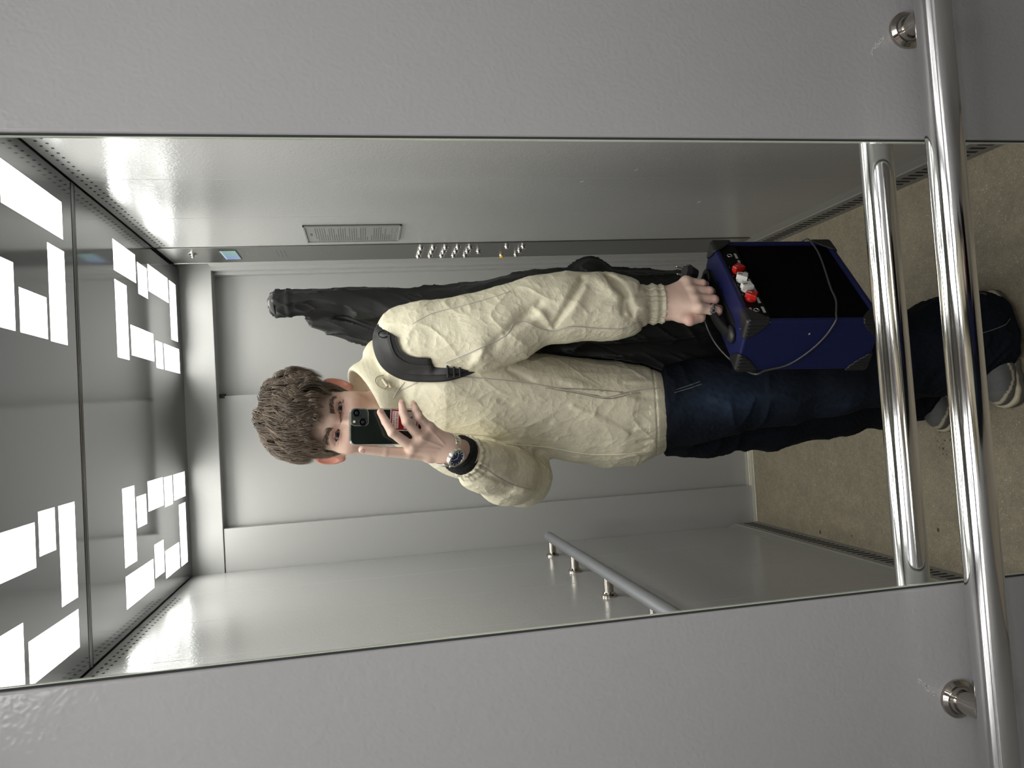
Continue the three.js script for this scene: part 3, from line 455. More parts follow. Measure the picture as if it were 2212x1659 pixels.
function clothUV(g) { const p = g.attributes.position, n = g.attributes.normal, uv = new Float32Array(p.count * 2); for (let i = 0; i < p.count; i++) { uv[i * 2] = p.getX(i) * .9 + p.getZ(i) * .6; uv[i * 2 + 1] = p.getY(i) + p.getZ(i) * .15; } g.setAttribute('uv', new THREE.BufferAttribute(uv, 2)); return g; }
const jacketG = iso(jacketF, [-.30, .655, -1.34], [.28, 1.53, -.76], .0032, (x, y, z) => { const n = 1 + .035 * vnoise(x * 30, y * 30, z * 30) + .03 * vnoise(x * 140, y * 140, z * 140); return [.70 * n, .655 * n, .50 * n]; });
const jacket = wpart('jacket', clothUV(jacketG), cream, P, PB); jacket.userData.label = 'cream crinkled nylon jacket';
const pipe = std({ color: lin(.50, .48, .43), roughness: .5 });
for (const [pts, r] of [
  [[[.0133, 1.4286], [.0267, 1.4161], [.0356, 1.3978], [.0499, 1.3562], [.0524, 1.3139], [.0412, 1.2079], [.0222, 1.0988], [.0041, 1.0224], [-.0124, .9530], [-.0024, .8952], [.0032, .7861]], .0014],
  [[[.0133, 1.4286], [.0329, 1.4157], [.0471, 1.4023]], .0014],
  [[[.0819, 1.3186], [.1027, 1.2550], [.1323, 1.1887], [.1534, 1.1724], [.1566, 1.1521], [.1436, 1.1225], [.1352, 1.0898], [.1417, 1.0563], [.1350, .9849], [.1329, .9364], [.1411, .9149], [.1500, .8800]], .0015],
  [[[.1665, 1.3835], [.1858, 1.3435], [.2001, 1.2738], [.2137, 1.2139], [.2250, 1.1742]], .0007],
  [[[-.145, 1.2527], [-.1921, 1.1843], [-.2150, 1.1250]], .0018],
]) { const q = drape(jacketF, pts, .0006); wpart('piping', new THREE.TubeGeometry(new THREE.CatmullRomCurve3(q), q.length, r, 6), pipe, jacket, PB); }
// front placket and the open zip pocket
{
  const q = drape(jacketF, [[-.0757, 1.3043], [-.0895, 1.2075], [-.1064, 1.1645], [-.1209, 1.0763], [-.1440, .9758], [-.1480, .8951], [-.1391, .7881]], .0010); wpart('placket', new THREE.TubeGeometry(new THREE.CatmullRomCurve3(q), q.length, .0016, 6), std({ color: lin(.64, .60, .46), roughness: .6 }), jacket, PB);
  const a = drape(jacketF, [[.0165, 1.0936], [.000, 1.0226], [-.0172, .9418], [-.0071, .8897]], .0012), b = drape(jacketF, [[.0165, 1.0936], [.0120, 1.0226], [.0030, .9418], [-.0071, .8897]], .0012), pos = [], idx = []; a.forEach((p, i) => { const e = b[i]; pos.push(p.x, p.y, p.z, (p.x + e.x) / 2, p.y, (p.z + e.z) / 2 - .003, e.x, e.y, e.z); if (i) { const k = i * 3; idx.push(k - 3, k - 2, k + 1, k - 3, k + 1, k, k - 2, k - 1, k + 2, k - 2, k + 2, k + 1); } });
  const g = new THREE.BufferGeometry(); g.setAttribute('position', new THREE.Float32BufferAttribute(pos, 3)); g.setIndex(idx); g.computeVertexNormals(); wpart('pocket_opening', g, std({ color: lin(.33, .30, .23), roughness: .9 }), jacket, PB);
  const e = a[a.length - 1]; wpart('zip_pull', [box(e.x - .002, e.y - .019, e.z - .001, e.x + .002, e.y + .004, e.z + .003, .001)], std({ color: lin(.62, .56, .40), metalness: .5, roughness: .35 }), jacket, PB);
}
// drawcord and toggle on the collar
{
  const at = (x, y) => V(x, y, (frontZ(jacketF, x, y, .002, -.8) || -.97) + .002), c = [[.066, 1.447], [.063, 1.461], [.054, 1.467], [.041, 1.460], [.036, 1.446], [.041, 1.441], [.050, 1.449]].map(p => at(...p));
  wpart('drawcord', tube(c, .0016, 50, 6), std({ color: lin(.52, .46, .34), roughness: .7 }), jacket, PB); const k = at(.050, 1.444); wpart('cord_toggle', [cyl(k.clone().add(V(-.008, -.004, .003)), k.clone().add(V(.008, .006, .003)), .0042, .0036, 12), cyl(k.clone().add(V(-.012, -.011, .003)), k.clone().add(V(-.003, -.006, .003)), .003, .003, 10)], std({ color: lin(.62, .56, .42), roughness: .4 }), jacket, PB);
}
// black undershirt cuff at the wrist with the watch
{ const g = cuffAxis([-.128, 1.283, -.905], [-.1105, 1.3035, -.8795], .0405, 0); wpart('undershirt_cuff', iso((x, y, z) => g(x, y, z) - .0006 * vnoise(x * 300, y * 300, z * 300), [-.18, 1.24, -.95], [-.06, 1.36, -.83], .0025), std({ color: lin(.006, .006, .007), roughness: .95 }), P, PB); }
// --- jeans
const pelvis = sections([[.70, -.055, -1.05, .145, .095, 74], [.80, -.055, -1.062, .145, .088, 74], [.86, -.05, -1.065, .14, .082, 74]], .03);
const legN = chain([[-.036, .80, -.990, .088], [-.026, .66, -.972, .092], [-.010, .50, -.945, .090], [.006, .38, -.918, .090], [.030, .25, -.885, .096], [.062, .12, -.850, .106], [.074, .045, -.836, .116]], .03);
const legF = chain([[-.080, .80, -1.105, .085], [-.086, .62, -1.115, .088], [-.082, .44, -1.10, .086], [-.058, .28, -1.07, .086], [-.035, .14, -1.045, .09], [-.028, .06, -1.035, .092]], .03);
const jeansF = (x, y, z) => {
  const n = legN(x, y, z), f = legF(x, y, z); let d = smin(n, f, .012); d = smin(d, pelvis(x, y, z), .04);
  if (Math.abs(d) < .03) { const fold = 1 - Math.abs(vnoise(x * 14 + 3, y * 22, z * 14)), low = 1 - Math.abs(vnoise(x * 18, y * 48 + x * 30, z * 18)); d -= .006 * (fold * fold - .4) + .007 * sstep(.30, .08, y) * (low * low - .4) + .0008 * vnoise(x * 160, y * 160, z * 160); }
  const h = y - hemY(z); if (h > -.03) d = smax(d, torsoJ(x, Math.max(y, .70), z) + .007 - .08 * sstep(.012, -.03, h), .008);
  return smax(smax(d, .010 + .10 * (x + .1) * (z > -.96 ? .25 : .2) - y, .01), y - .85, .01);
};
const denimC = (x, y, z) => { const thigh = Math.exp(-((y - .66) ** 2 / .012 + (x + .035) ** 2 / .0022)) * (z > -1.0 ? 1 : .25), knee = Math.exp(-((y - .40) ** 2 / .006 + (x + .06) ** 2 / .001)) * .35, st = .75 + .35 * vnoise(x * 60, y * 12, z * 60) + .25 * vnoise(x * 200, y * 90, z * 200), k = (thigh * .8 + knee) * st; return [.0045 + .026 * k, .0062 + .043 * k, .0105 + .075 * k]; };
const jeans = wpart('jeans', iso(jeansF, [-.23, .005, -1.24], [.22, .87, -.70], .005, denimC), std({ vertexColors: true, roughness: .9, specularIntensity: .3 }), P, PB); jeans.userData.label = 'dark indigo wide-leg jeans with faded thigh';
const stitch = std({ color: lin(.16, .17, .17), roughness: .9 });
for (const pts of [[[-.0045, .785], [.0030, .757], [.0115, .727]], [[-.011, .790], [-.003, .755], [.0055, .725]], [[.075, .16], [.085, .10], [.100, .055], [.112, .036]]]) { const q = drape(jeansF, pts, .0003); wpart('stitching', new THREE.TubeGeometry(new THREE.CatmullRomCurve3(q), q.length, .0008, 5), stitch, jeans, PB); }
// --- shoes: grey runners with beige trim
function shoe(pos, turn, label) {
  const g = new THREE.Group(); g.name = 'shoe'; g.position.copy(V(...pos).sub(PB)); g.rotation.y = turn; g.scale.setScalar(.94); P.add(g);
  const upper = (() => { const heel = ell(-.10, .058, 0, .045, .050, .038), mid = ell(-.03, .052, 0, .085, .050, .043), toe = ell(.075, .036, 0, .068, .036, .046), hole = ell(-.085, .115, 0, .040, .045, .026); return (x, y, z) => smax(smax(smin(smin(heel(x, y, z), mid(x, y, z), .04), toe(x, y, z), .05), .012 - y, .004), -hole(x, y, z), .01); })();
  const col = (x, y, z) => { const w = .006 * Math.sin(x * 60), side = Math.abs(y - .036 - w - x * .06) < .0035, ov = y < .034 + w, tip = x > .108, n = 1 + .1 * vnoise(x * 200, y * 200, z * 200); return side ? [.40, .36, .26] : tip ? [.09, .09, .088] : ov ? [.10, .10, .096] : [.072 * n, .074 * n, .076 * n]; };
  obj('upper', iso(upper, [-.16, 0, -.06], [.155, .125, .06], .0035, col), std({ vertexColors: true, roughness: .6 }), g);
  const sole = iso((x, y, z) => { const w = .044 - .012 * sstep(-.02, -.13, x) - .004 * Math.cos(x * 18), e = Math.hypot(Math.max(Math.abs(x) - .105, 0), z * (.045 / w)) - .045; return smax(e, Math.abs(y - .013 - .003 * sstep(.1, .15, x)) - .0125, .006) - .0012 * Math.sin(x * 190) * (Math.abs(z) > .02 ? 1 : 0); }, [-.165, -.002, -.06], [.165, .035, .06], .004, (x, y) => y > .019 ? [.40, .36, .26] : [.10, .095, .08]);
  obj('sole', sole, std({ vertexColors: true, roughness: .8 }), g);
  const lace = []; for (let i = 0; i < 5; i++) { const x = -.035 + i * .020, h = .098 - i * .0085; lace.push(tube([[x - .006, h - .012, -.026], [x, h + .002, -.012], [x + .003, h + .004, 0], [x, h + .002, .012], [x - .006, h - .012, .026]], .0028, 14, 6)); } obj('laces', lace, std({ color: lin(.55, .50, .36), roughness: .8 }), g);
  const dot = new THREE.SphereGeometry(.011, 16, 10); dot.scale(1, 1, .3); dot.translate(.012, .055, .043); obj('logo_patch', dot, std({ color: lin(.30, .30, .30), roughness: .3 }), g); g.userData.label = label;
}
shoe([.048, 0, -.788], Math.PI + .10, 'grey running shoe with beige sole nearer the mirror'); shoe([-.012, 0, -1.000], Math.PI + .18, 'grey running shoe farther from the mirror');
// ---------------------------------------------------------------- guitar amplifier carried by its strap handle
const black = std({ color: lin(.004, .004, .0045), roughness: .7, specularIntensity: .5 }), rubber = std({ color: lin(.011, .011, .012), roughness: .45 });
{
  const A = thing('guitar_amplifier', 'small blue guitar amplifier with black corners carried in the hand', 'amplifier', [.1711, .43, -.7498]); A.rotation.set(-.0638, .8355, -.1347, 'YXZ');
  const W = .317, H = .28, Z0 = -.070, Z1 = .059, vinyl = std({ color: lin(.0075, .0105, .058), roughness: .5, specularIntensity: .5, bumpMap: peel, bumpScale: .0002 });
  // cabinet: four boards round a set-back front
  const t = .013;
  obj('cabinet', [box(-W / 2, H - t, Z0, W / 2, H, Z1, .006), box(-W / 2, 0, Z0, W / 2, t, Z1, .006), box(-W / 2, .002, Z0, -W / 2 + t, H - .002, Z1, .006), box(W / 2 - t, .002, Z0, W / 2, H - .002, Z1, .006), box(-W / 2 + .004, .004, Z0 + .002, W / 2 - .004, H - .004, Z0 + .012)], vinyl, A).userData.label = 'dark blue vinyl cabinet';
  const gt = texture(256, (x, y) => .5 + .5 * Math.sin(x * 201.06) * Math.sin(y * 201.06), false, .06);
  obj('speaker_grille', box(-W / 2 + t - .001, t - .001, Z0 + .02, W / 2 - t + .001, .226, Z1 - .006, .003), std({ color: lin(.0015, .0015, .0018), roughness: .95, specularIntensity: .12, bumpMap: gt, bumpScale: .0005 }), A);
  obj('control_plate', box(-W / 2 + t - .001, .227, Z0 + .02, W / 2 - t + .001, H - t + .001, Z1 - .004, .001), std({ color: lin(.0022, .0022, .0022), roughness: .6, specularIntensity: .25 }), A);
  const red = std({ color: lin(.46, .012, .008), roughness: .28 }), white = std({ color: lin(.68, .67, .63), roughness: .32 }), print = std({ color: lin(.42, .42, .40), roughness: .6 }), zf = Z1 - .004;
  [[.0315, red, .55], [-.004, white, -.35], [-.0403, white, .2], [-.0754, red, -.5]].forEach(([x, m, turn]) => {
    const k = new THREE.Group(); k.name = 'knob'; k.position.set(x, .251, zf); k.rotation.z = turn; A.add(k);
    const skirt = new THREE.CylinderGeometry(.0098, .0115, .007, 26); skirt.rotateX(Math.PI / 2); skirt.translate(0, 0, .0035);
    const sh = new THREE.Shape(); sh.moveTo(-.0088, -.009); sh.lineTo(.0088, -.009); sh.quadraticCurveTo(.0075, .004, .0048, .0115); sh.lineTo(-.0048, .0115); sh.quadraticCurveTo(-.0075, .004, -.0088, -.009);
    const bar = new THREE.ExtrudeGeometry(sh, { depth: .009, bevelEnabled: true, bevelSize: .0012, bevelThickness: .0016, bevelSegments: 2 }); bar.translate(0, 0, .006); obj('knob_cap', [skirt, bar], m, k); obj('pointer_line', box(-.0005, .001, .0166, .0005, .0105, .0175), m === red ? print : black, k);
  });
  for (const x of [.0981, -.116]) obj('jack_socket', new THREE.TorusGeometry(.0052, .0013, 10, 24).translate(x, .251, zf + .001), chrome, A);
  for (const [x, y, w, h] of [[.0975, .2365, .021, .0055], [.0735, .236, .011, .005], [.0225, .2335, .019, .0052], [-.006, .2335, .017, .0045], [-.040, .2325, .020, .005], [-.079, .236, .021, .0058], [-.1135, .2355, .021, .0055], [-.149, .2362, .019, .0055], [-.119, .2615, .026, .005]])
    obj('panel_label', box(x - w / 2, y - h / 2, zf, x + w / 2, y + h / 2, zf + .0004), print, A);
  for (const x of [.050, .0145, -.022, -.058]) obj('scale_mark', box(x - .002, .2632, zf, x + .002, .2642, zf + .0004), print, A);
  // ribbed corner caps
  const bx = (x, y, z) => { const e = .006, qx = Math.abs(x) - .05, qy = Math.abs(y) - .05, qz = Math.abs(z) - .05; return Math.hypot(Math.max(qx + e, 0), Math.max(qy + e, 0), Math.max(qz + e, 0)) - e + Math.min(0, Math.max(qx, qy, qz)); };
  const cap = iso((x, y, z) => { const b = bx(x, y, z) - .0035, s = Math.hypot(x - .058, y - .058, z - .058) - .050, lobe = Math.min(Math.hypot(x - .02, y - .05, z - .05), Math.hypot(x - .05, y - .02, z - .05), Math.hypot(x - .05, y - .05, z - .02)) - .013; const rib = x > .045 && y < .047 ? .0016 * Math.sin(z * 700) : 0; return smax(smax(b + rib * .7, smin(s, lobe, .01), .003), -bx(x, y, z) - .0015, .001); }, [-.005, -.005, -.005], [.062, .062, .062], .0022);
  for (const sx of [-1, 1]) for (const sy of [-1, 1]) for (const sz of [-1, 1]) {
    const g = cap.clone(); g.applyMatrix4(new THREE.Matrix4().makeScale(sx, sy, sz)); g.translate(sx * (W / 2 - .05), H / 2 + sy * (H / 2 - .05), (Z0 + Z1) / 2 + sz * ((Z1 - Z0) / 2 - .05));
    if (sx * sy * sz < 0) { const i = g.index.array; for (let q = 0; q < i.length; q += 3) { const v = i[q]; i[q] = i[q + 1]; i[q + 1] = v; } } obj('corner_cap', g, rubber, A);
  }
  // handle in its well, screws, stray paint fleck
  const well = new THREE.Shape(); well.absellipse(-.075, 0, .032, .026, Math.PI / 2, Math.PI * 1.5); well.lineTo(.10, -.022); well.absellipse(.10, 0, .026, .022, -Math.PI / 2, Math.PI / 2); well.closePath();
  const wg = new THREE.ExtrudeGeometry(well, { depth: .002, bevelEnabled: true, bevelSize: .001, bevelThickness: .001, bevelSegments: 2 }); wg.rotateX(-Math.PI / 2); wg.translate(0, H - .0012, -.016); obj('handle_well', wg, black, A);
  const hp = [[-.098, .290, -.018], [-.070, .302, -.014], [-.040, .3085, -.010], [.01, .311, -.002], [.06, .311, .001], [.10, .300, -.008], [.122, .288, -.016]].map(p => V(...p)), hc = new THREE.CatmullRomCurve3(hp), hg = new THREE.TubeGeometry(hc, 50, 1, 14), q = hg.attributes.position;
  for (let i = 0; i <= 50; i++) { const c = hc.getPointAt(i / 50); for (let j = 0; j <= 14; j++) { const k = i * 15 + j, dx = q.getX(k) - c.x, dy = q.getY(k) - c.y, dz = q.getZ(k) - c.z; q.setXYZ(k, c.x + dx * .0055, c.y + dy * .0055 + .0006 * Math.cos(dz * 16), c.z + dz * .0125); } } hg.computeVertexNormals();
  const strap = obj('carry_handle', hg, black, A);
  for (const [x, z] of [[-.098, -.018], [.122, -.016]]) { const e = new THREE.SphereGeometry(1, 20, 14); e.scale(.022, .010, .019); e.translate(x, H + .004, z); obj('handle_end', e, rubber, strap); }
  for (const x of [-.128, .148]) obj('screw', new THREE.SphereGeometry(.0028, 12, 8).scale(1, .4, 1).translate(x, H + .0004, x < 0 ? .018 : -.006), std({ color: lin(.1, .1, .14), metalness: .8, roughness: .4 }), A);
  obj('paint_fleck', box(-W / 2 - .0004, .1455, .0235, -W / 2, .1485, .0275), print, A);
  // power lead, wound once round the cabinet, its plug tucked by the handle
  const lead = [[.096, .330, .006], [.075, .322, -.004], [.02, .322, -.014], [-.032, .3178, -.040], [-.056, .298, -.072], [-.095, .272, -.088], [-.140, .250, -.084], [-.168, .236, -.071], [-.1640, .2208, -.066], [-.1635, .1754, -.0515], [-.1625, .1433, -.0238], [-.1625, .1189, .0117], [-.164, .109, .040], [-.160, .102, .062], [-.1457, .0977, .0635], [-.0929, .0783, .062], [-.0441, .0715, .061], [.0682, .0519, .061], [.1186, .0481, .062], [.155, .055, .064], [.166, .062, .050], [.1645, .066, .0], [.160, .07, -.076]];
  const cord = obj('power_cord', tube(lead, .0021, 260, 8), std({ color: lin(.050, .050, .052), roughness: .35 }), A);
  const pa = V(.102, .330, .008), up = V(.0, .93, .22).normalize(), sd = V(.85, 0, .5).normalize(); const P2 = (u, s) => pa.clone().addScaledVector(up, u).addScaledVector(sd, s);
  obj('plug', [cyl(P2(-.014, 0), P2(.004, 0), .011, .0175, 22), cyl(P2(.004, 0), P2(.017, 0), .0185, .0185, 26)], std({ color: lin(.022, .022, .022), roughness: .4 }), cord);
  for (const s of [-.0095, .0095]) obj('plug_pin', [cyl(P2(.017, s), P2(.034, s), .0024, .0024, 12), new THREE.SphereGeometry(.0024, 12, 8).translate(...P2(.034, s).toArray())], chrome, cord);
  obj('earth_clip', [cyl(P2(.010, 0).add(V(0, 0, .0175)), P2(.018, 0).add(V(0, 0, .0175)), .0032, .0032, 4)], chrome, cord);
}
// ---------------------------------------------------------------- gig bag on the back
const bagCloth = std({ color: lin(.010, .010, .0105), roughness: .5, sheen: .12, specularIntensity: .7 });
{
  const B = thing('gig_bag', 'black guitar gig bag worn on the back, its neck rising beside the head', 'bag', [.15, .57, -1.1]), BB = B.position.clone();
  const body = sections([[1.698, .252, -1.095, .034, .023, 76], [1.683, .253, -1.095, .036, .026, 76], [1.60, .256, -1.095, .036, .025, 76], [1.53, .253, -1.095, .040, .029, 76], [1.46, .240, -1.10, .050, .040, 75], [1.38, .222, -1.105, .068, .058, 74], [1.28, .210, -1.115, .105, .066, 74], [1.20, .205, -1.12, .140, .074, 74], [1.10, .205, -1.125, .158, .098, 74], [.97, .185, -1.125, .160, .130, 76], [.88, .175, -1.12, .162, .142, 76], [.78, .165, -1.12, .165, .145, 76], [.67, .160, -1.115, .160, .140, 76], [.60, .132, -1.11, .135, .095, 76], [.565, .125, -1.105, .09, .06, 76]], .03);
  const tail = cone(.212, 1.60, -1.125, .017, .185, 1.45, -1.13, .040), pouch = ell(.300, .925, -1.08, .040, .052, .06), under = cone(.055, 1.10, -1.03, .028, .030, .62, -1.005, .040);
  const bagF = (x, y, z) => { let d = smin(body(x, y, z), tail(x, y, z), .02); d = smin(d, pouch(x, y, z), .012); d = smin(d, under(x, y, z), .04); if (Math.abs(d) < .03) { const a = 1 - Math.abs(vnoise(x * 26 + 2 + y * 3, y * 5 + x * 4, z * 26)), b = 1 - Math.abs(vnoise(x * 44 - y * 20, y * 16 - x * 14, z * 44)); d -= .0075 * (Math.pow(a, 5) - .15) + .0028 * (Math.pow(b, 4) - .2) + .0022 * Math.exp(-(((y - 1.655) / .006) ** 2)); } const j = jacketBase(x, y, z); return smax(d, .004 - j, .004); };
  wpart('bag_body', iso(bagF, [-.08, .53, -1.32], [.37, 1.72, -.93], .0048), bagCloth, B, BB);
  wpart('neck_cap', iso((x, y, z) => Math.max(body(x, y, z) - .0030, Math.abs(y - 1.691) - .0055), [.19, 1.66, -1.16], [.31, 1.72, -1.03], .003), std({ color: lin(.03, .03, .029), roughness: .7 }), B, BB).userData.label = 'worn grey end of the neck sleeve';
  // shoulder strap: a padded ribbon over the jacket
  const path = [[.172, 1.4270], [.150, 1.4420], [.128, 1.4420], [.0975, 1.4300], [.0765, 1.4000], [.0685, 1.3560], [.0665, 1.3080], [.070, 1.2620], [.078, 1.225]], c2 = new THREE.CatmullRomCurve3(path.map(p => V(p[0], p[1], 0)), false, 'centripetal');
  const ribbon = (hw, th, off, u0, u1, taper) => { const n = 90, m = 12, pos = [], idx = []; for (let i = 0; i <= n; i++) { const u = mix(u0, u1, i / n), p = c2.getPoint(u), t = c2.getTangent(u), nx = -t.y, ny = t.x, w = hw * (taper ? mix(1, .45, sstep(.70, .97, u)) : 1); for (let j = 0; j <= m; j++) { const s = (j / m) * 2 - 1, x = p.x + nx * s * w, y = p.y + ny * s * w; let z = frontZ(u > .66 ? torsoJ : jacketBase, x, y, .004, -.7, -1.25); if (isNaN(z)) z = -1.06; pos.push([x, y, z + off - .05 * (1 - sstep(-.02, .14, u)) + th * Math.sqrt(Math.max(0, 1 - s * s * s * s))]); } } for (let r = 0; r < 6; r++) for (let i = 1; i < n; i++) for (let j = 0; j <= m; j++) { const k = i * (m + 1) + j, jl = Math.max(j - 1, 0), jr = Math.min(j + 1, m), b = i * (m + 1); pos[k][2] = (pos[k - m - 1][2] + pos[k + m + 1][2] + pos[b + jl][2] + pos[b + jr][2] + pos[k][2] * 2) / 6; }
    const top = pos.length; const all = pos.map(p => p.slice()).concat(pos.map(p => [p[0], p[1], p[2] - th - .006])); for (let i = 0; i < n; i++) for (let j = 0; j < m; j++) { const a = i * (m + 1) + j, b = a + m + 1; idx.push(a, a + 1, b + 1, a, b + 1, b, top + a, top + b + 1, top + a + 1, top + a, top + b, top + b + 1); } for (let i = 0; i < n; i++) for (const j of [0, m]) { const a = i * (m + 1) + j, b = a + m + 1; idx.push(a, b, top + b, a, top + b, top + a); }
    const g = new THREE.BufferGeometry(); g.setAttribute('position', new THREE.Float32BufferAttribute(all.flat(), 3)); g.setIndex(idx); g.computeVertexNormals(); return g; };
  const st = wpart('shoulder_strap', ribbon(.0245, .007, .003, 0, 1, true), std({ color: lin(.017, .017, .018), roughness: .75 }), B, BB);
  wpart('webbing', ribbon(.0105, .0022, .0125, .14, .82, false), std({ color: lin(.026, .026, .027), roughness: .55, bumpMap: grain, bumpScale: .0003 }), st, BB);
  { const bz = (frontZ(torsoJ, .067, 1.300, .004, -.7) || -.93) + .016, y = 1.300; wpart('buckle', [box(.049, y - .016, bz - .003, .053, y + .014, bz + .004, .0015), box(.083, y - .016, bz - .003, .087, y + .014, bz + .004, .0015), box(.049, y + .010, bz - .003, .087, y + .0145, bz + .005, .0015), box(.049, y - .004, bz - .002, .087, y + .001, bz + .005, .0015), box(.049, y - .0165, bz - .003, .087, y - .012, bz + .005, .0015), box(.060, y - .034, bz - .004, .078, y - .014, bz + .001, .002)], rubber, st, BB); }
  { const g = new THREE.TorusGeometry(.0085, .0015, 8, 24); g.scale(1, 1.2, 1); g.rotateY(.5); const z = (frontZ(jacketBase, .148, 1.440, .004, -.7) || -1) + .012; g.translate(.148, 1.446, z); wpart('d_ring', g, rubber, st, BB); }
  { const q = drape(bagF, [[.045, 1.10], [.040, 1.0], [.034, .90], [.02, .80]], .001); wpart('zip', new THREE.TubeGeometry(new THREE.CatmullRomCurve3(q), q.length, .0022, 6), std({ color: lin(.03, .03, .03), roughness: .4 }), B, BB); }
}
// ---------------------------------------------------------------- phone
{
  const F = thing('smartphone', 'dark green smartphone in a clear case with a red sticker, held up to the mirror', 'phone', [-.0479, 1.4505, -.8211]);
  const N = V(.034, -.189, .981).normalize(), U = V(.059, .981, .186), R = U.clone().cross(N).normalize(); U.copy(N).cross(R); F.quaternion.setFromRotationMatrix(new THREE.Matrix4().makeBasis(R, U, N));
  const slab = (w, h, r, z0, z1, bev) => { const s = new THREE.Shape(), a = w / 2 - bev, b = h / 2 - bev; s.moveTo(-a + r, -b); s.lineTo(a - r, -b); s.absarc(a - r, -b + r, r, -Math.PI / 2, 0); s.lineTo(a, b - r); s.absarc(a - r, b - r, r, 0, Math.PI / 2); s.lineTo(-a + r, b); s.absarc(-a + r, b - r, r, Math.PI / 2, Math.PI); s.lineTo(-a, -b + r); s.absarc(-a + r, -b + r, r, Math.PI, Math.PI * 1.5); const g = new THREE.ExtrudeGeometry(s, { depth: z1 - z0 - bev * 2, bevelEnabled: true, bevelSize: bev, bevelThickness: bev, bevelSegments: 3, curveSegments: 10 }); g.translate(0, 0, z0 + bev); return g; };
  const clear = std({ color: lin(.82, .84, .80), roughness: .08, transmission: .85, thickness: .001, ior: 1.45 });
  obj('back_glass', slab(.0705, .1460, .0100, -.0085, -.0012, .0012), std({ color: lin(.010, .017, .0145), roughness: .16 }), F);
  obj('frame', slab(.0715, .1470, .0105, -.0080, -.0022, .001), std({ color: lin(.10, .115, .105), metalness: 1, roughness: .25 }), F);
  const rim = new THREE.Shape(); { const o = slab; } 
  { const ring = (w, h, r) => { const s = new THREE.Path(), a = w / 2, b = h / 2; s.moveTo(-a + r, -b); s.lineTo(a - r, -b); s.absarc(a - r, -b + r, r, -Math.PI / 2, 0); s.lineTo(a, b - r); s.absarc(a - r, b - r, r, 0, Math.PI / 2); s.lineTo(-a + r, b); s.absarc(-a + r, b - r, r, Math.PI / 2, Math.PI); s.lineTo(-a, -b + r); s.absarc(-a + r, -b + r, r, Math.PI, Math.PI * 1.5); return s; };
    const s = new THREE.Shape(ring(.0755, .1510, .0125).getPoints(8)); s.holes.push(ring(.0717, .1472, .0105)); const g = new THREE.ExtrudeGeometry(s, { depth: .0088, bevelEnabled: true, bevelSize: .0005, bevelThickness: .0008, bevelSegments: 2 }); g.translate(0, 0, -.0085); obj('case', g, clear, F);
    const m = new THREE.Shape(ring(.0355, .0365, .009).getPoints(8)); m.holes.push(ring(.0325, .0335, .0078)); const mg = new THREE.ExtrudeGeometry(m, { depth: .0012, bevelEnabled: true, bevelSize: .0004, bevelThickness: .0006, bevelSegments: 2 }); mg.translate(.0195, .0555, -.0010); obj('camera_bezel', mg, std({ color: lin(.45, .47, .44), metalness: .9, roughness: .22 }), F); }
  const mod = slab(.0325, .0335, .0078, -.002, .0006, .0005); mod.translate(.0195, .0555, 0); const cm = obj('camera_module', mod, std({ color: lin(.030, .042, .037), roughness: .35 }), F);
  const glassB = std({ color: lin(.004, .004, .006), roughness: .05 });
  for (const [x, y] of [[.0283, .0620], [.0095, .0493]]) { const a = new THREE.CylinderGeometry(.0076, .0078, .0024, 30); a.rotateX(Math.PI / 2); a.translate(x, y, .0014); const l = obj('lens', a, glassB, cm); obj('lens_ring', new THREE.TorusGeometry(.0076, .0007, 8, 32).translate(x, y, .0026), std({ color: lin(.05, .06, .055), metalness: 1, roughness: .3 }), l); obj('lens_core', new THREE.SphereGeometry(.0036, 18, 12).scale(1, 1, .35).translate(x, y, .0022), std({ color: lin(.012, .014, .03), roughness: .04 }), l); }
  obj('flash', new THREE.CylinderGeometry(.0026, .0026, .001, 20).rotateX(Math.PI / 2).translate(.0105, .0667, .0009), std({ color: lin(.85, .82, .66), roughness: .3 }), cm);
  obj('microphone', new THREE.TorusGeometry(.0017, .0004, 8, 20).translate(.0292, .0498, .0008), std({ color: lin(.08, .09, .085), metalness: .7, roughness: .3 }), cm);
  for (const y of [.026, .008]) obj('side_button', box(-.0372, y - .006, -.0062, -.0385, y + .006, -.0035, .0006), std({ color: lin(.6, .6, .56), metalness: .8, roughness: .3 }), F);
  // sticker: red card with a white box of mirrored red lettering and a white field with a mirrored figure
  const cv = document.createElement('canvas'); cv.width = 512; cv.height = 680; const x = cv.getContext('2d'); x.fillStyle = '#e9e4e0'; x.fillRect(0, 0, 512, 680); x.fillStyle = '#9c141c'; x.fillRect(22, 22, 468, 636); x.translate(512, 0); x.scale(-1, 1);
  x.fillStyle = '#ece6e2'; x.fillRect(58, 50, 400, 150); x.fillRect(52, 330, 410, 300); x.fillStyle = '#a8131c'; x.font = 'bold 58px sans-serif'; x.textAlign = 'center'; x.fillText("DON'T DRINK", 258, 112); x.fillText('AND MORCH', 258, 180);
  x.fillStyle = '#101010'; x.font = 'bold 130px sans-serif'; x.fillText('2', 190, 530); x.fillStyle = '#9c141c'; x.font = 'bold 90px sans-serif'; x.fillText('/', 400, 600);
  const ct = new THREE.CanvasTexture(cv); ct.colorSpace = THREE.SRGBColorSpace; const sg = new THREE.PlaneGeometry(.045, .060); sg.rotateZ(-.05); sg.translate(.0138, -.0370, .0002); obj('sticker', sg, std({ map: ct, roughness: .4 }), F).userData.label = 'red and white printed sticker';
}
